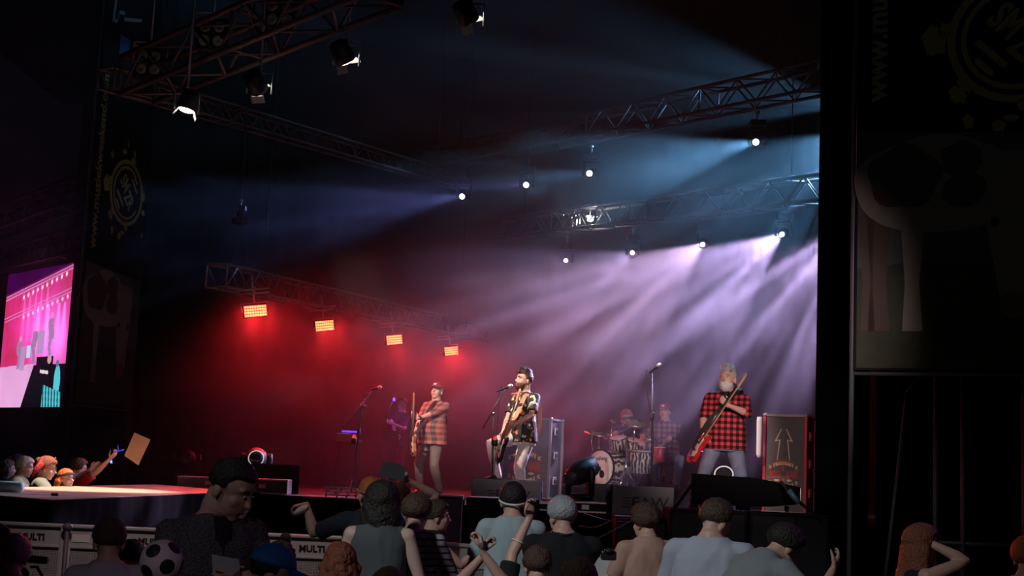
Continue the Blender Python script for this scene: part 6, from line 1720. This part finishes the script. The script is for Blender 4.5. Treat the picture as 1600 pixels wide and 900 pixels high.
    b = MB(); b.tube([(-.03, .06, -.03), (W + .03, .06, -.03)], .02, 8); b.build('bottom_tube', 'dark_tube', root)
    return root
a = P(116, 622, 22.0); c = P(207, 622, 23.8)
banner('dim tall festival banner with round yellow logo on the left tower', (a.x, a.y), (c.x, c.y), 2.55, 11.4)
a = P(1334, 588, 13.0); c = P(1690, 588, 12.2)
banner('near-black festival banner with yellow web address at the right', (a.x, a.y), (c.x, c.y), 2.86, 8.2, upper=False, logo_x=.73, logo_z=3.05, logo_r=.31)

# ------------------------------------------------------------------ video screen
def screen():
    z0 = P(100, 636, 30).z; z1 = P(115, 410, 30).z; a = P(-70, 640, 34.5); c = P(108, 520, 30.0)
    p0 = Vector((a.x, a.y, z0)); p1 = Vector((c.x, c.y, z0)); W = (p1 - p0).length; H_ = z1 - z0
    mx = frame(p0, p1 - p0); root = empty('video_screen', 'glowing video screen showing the stage in pink light', 'screen', mx=mx)
    b = MB(); b.box((W / 2, .10, H_ / 2), (W + .2, .16, H_ + .2)); b.build('screen_housing', 'black', root)
    x0 = W - 3.55                       # picture left third lies outside the frame
    nx, ny = 190, 190
    rnd = random.Random(3)
    def spotc(u, v, cu, cv, su, sv): return math.exp(-((u - cu) / su) ** 2 - ((v - cv) / sv) ** 2)
    def colr(u, v):
        """u 0..1 across, v 0..1 upward: the televised picture"""
        r, g, b_ = .80, .03, .16
        n = noise.noise(Vector((u * 5, v * 2.5, 1))) * .5 + .5
        r *= .65 + .5 * n; b_ *= .7 + .8 * n
        k = spotc(u, v, .72, .48, .26, .28); r += .5 * k; g += .16 * k; b_ += .75 * k
        k = spotc(u, v, .40, .60, .16, .2); r += .4 * k; g += .05 * k; b_ += .30 * k
        q = noise.noise(Vector((u * 16, v * 9, 4))); r += .10 * q; b_ += .14 * q
        top = .80 + .17 * u                              # truss line
        if v > top: k = smst(top, top + .05, v); r, g, b_ = r * (1 - .93 * k), g * (1 - k), b_ * (1 - .75 * k) + .02
        for cu in (.30, .38, .47, .55, .64):
            tz = top - .05; k = max(0, 1 - abs(u - cu) / (.012 + max(0, (tz - v)) * .10)) * smst(.25, .75, v) * (v < tz)
            r += .8 * k; g += .10 * k; b_ += .50 * k
        for cu in (.52, .67, .82, .9):
            k = max(0, 1 - abs(u - cu) / (.02 + max(0, (.72 - v)) * .22)) * (v < .73) * smst(.2, .6, v)
            r += .35 * k; g += .22 * k; b_ += .75 * k
        for i in range(10):
            k = spotc(u, v, .28 + .068 * i, top - .04 + .002 * i, .010, .012) + spotc(u, v, .30 + .07 * i, .66 + .012 * i, .008, .01); r += 2 * k; g += 1.5 * k; b_ += 2 * k
        for o, th in ((0.0, .005), (.022, .004), (-.14, .003), (-.165, .003)):
            if abs(v - (top + o)) < th: r, g, b_ = .8, .3, .7
        # floor
        fl = .30 + .02 * u
        if v < fl and u < .52 + (v - .3) * .5: 
            k = n; r, g, b_ = .75 + .2 * k, .30 + .25 * k, .62 + .3 * k
        # black foreground
        if v < .30 and u >= .52 + (v - .3) * .5 : r, g, b_ = .003, .003, .006
        if .20 < v < .36 and .56 < u < .80 + 0: r, g, b_ = .004, .003, .006
        # musicians
        for cu, base, hh in ((.285, .28, .22), (.50, .31, .26), (.735, .34, .31)):
            w_ = .035
            if base < v < base + hh * .92 and abs(u - cu - .01 * math.sin(v * 40)) < w_ * (1.0 if v > base + hh * .45 else .6) * (1.15 - .3 * abs(v - base - hh * .6) / hh): r, g, b_ = .25 + .35 * rnd.random(), .12 + .2 * rnd.random(), .28 + .3 * rnd.random()
            k = (abs(u - cu) / .018) ** 2 + ((v - base - hh) / .020) ** 2
            if k < 1: r, g, b_ = .7, .4, .55
        for cu, w_, vv, h2 in ((.34, .035, .27, .17), (.60, .05, .38, .17), (.425, .028, .36, .09)):
            if abs(u - cu) < w_ and vv < v < vv + h2: r, g, b_ = (.55, .30, .60) if cu != .425 else (.45, .85, .95)
        # crew member in cyan light and the railing
        k = ((u - .875) / .045) ** 2 + ((v - .18) / .115) ** 2
        if k < 1: r, g, b_ = .10, .62, .75
        if ((u - .865) / .022) ** 2 + ((v - .305) / .025) ** 2 < 1: r, g, b_ = .12, .2, .3
        if u > .68 and u < .95 and v < .16 - (u - .68) * .22 and v > .0: 
            r, g, b_ = (.10, .60, .72) if math.sin((u + v * .12) * 150) > -.2 else (.01, .08, .10)
        if ((u - .745) / .03) ** 2 + ((v - .335) / .03) ** 2 < 1: r, g, b_ = .7, .35, .4
        if abs(v - (.255 - .1 * (u - .62))) < .012 and .62 < u < .74: r, g, b_ = .9, .7, .8
        return r, g, b_
    v = []; f = []; cols = []
    for j in range(ny + 1):
        for i in range(nx + 1): v.append((x0 + (W - x0) * i / nx, 0.0, H_ * j / ny))
    for j in range(ny):
        for i in range(nx):
            f.append((j * (nx + 1) + i, j * (nx + 1) + i + 1, (j + 1) * (nx + 1) + i + 1, (j + 1) * (nx + 1) + i)); cols.append(colr((i + .5) / nx, (j + .5) / ny))
    me = bpy.data.meshes.new('picture'); me.from_pydata(v, [], f)
    at = me.color_attributes.new('picture', 'FLOAT_COLOR', 'CORNER')
    buf = []
    for c_ in cols: buf += [*c_, 1] * 4
    at.data.foreach_set('color', buf)
    m = bpy.data.materials.new('screen_picture'); m.use_nodes = True; nt = m.node_tree; nt.nodes.clear()
    out = nt.nodes.new('ShaderNodeOutputMaterial'); em = nt.nodes.new('ShaderNodeEmission'); ac = nt.nodes.new('ShaderNodeVertexColor'); ac.layer_name = 'picture'
    nt.links.new(ac.outputs[0], em.inputs[0]); nt.links.new(em.outputs[0], out.inputs[0]); em.inputs[1].default_value = 1.1
    me.materials.append(m); o = bpy.data.objects.new('picture', me); COL.objects.link(o); o.parent = root; o.location = (0, .012, 0)
    b = MB(); b.box((x0 / 2, .01, H_ / 2), (x0, .01, H_)); b.build('unlit_panel', 'black', root)
    for zz in (-.05, H_ + .05):
        b = MB(); b.box((W / 2, .0, zz), (W + .2, .05, .1)); b.build('bezel', 'black', root)
    b = MB(); b.box((W + .05, .0, H_ / 2), (.1, .05, H_ + .2)); b.build('bezel', 'black', root)
    for x in (.6, W - .3):
        b = MB(); b.box((x, .3, -z0 / 2 - .05), (.25, .25, z0 - .05)); b.build('support_tower', 'black', root)
screen()
# low dark walls that close the yard behind the screen and the tower
drape('wall_yard', (-26, 41), (-9.5, 38.5), 0, 4.5, 'velvet', .1)

# scaffold under the right banner
root = empty('scaffold_tower', 'dark scaffold tower whose pale tube ends show under the right banner', 'scaffold', loc=(P(1480, 600, 13.5).x, 13.5, 0))
o = root.location.x; zt = P(1480, 560, 13.5).z
for px in (1463, 1505, 1600):
    x = P(px, 600, 13.5).x - o; b = MB(); b.tube([(x, 0, 0), (x, 0, zt)], .026, 8); b.build('standard', 'black', root)
for (a_, c_) in (((1418, 612), (1440, 590)),):
    b = MB(); p, q = P(*a_, 13.5), P(*c_, 13.5); b.tube([(p.x - o, 0, p.z), (q.x - o, 0, q.z)], .02, 6); b.tube([(p.x - o, 0, p.z), (p.x - o - .3, 0, 0)], .02, 6); b.build('brace', 'black', root)
for z in (.3, 1.3, P(1500, 607, 13.5).z):
    x0, x1 = P(1463, 600, 13.5).x - o, P(1600, 600, 13.5).x - o; b = MB(); b.tube([(x0, 0, z), (x1, 0, z)], .022, 6); b.build('ledger', 'black', root)
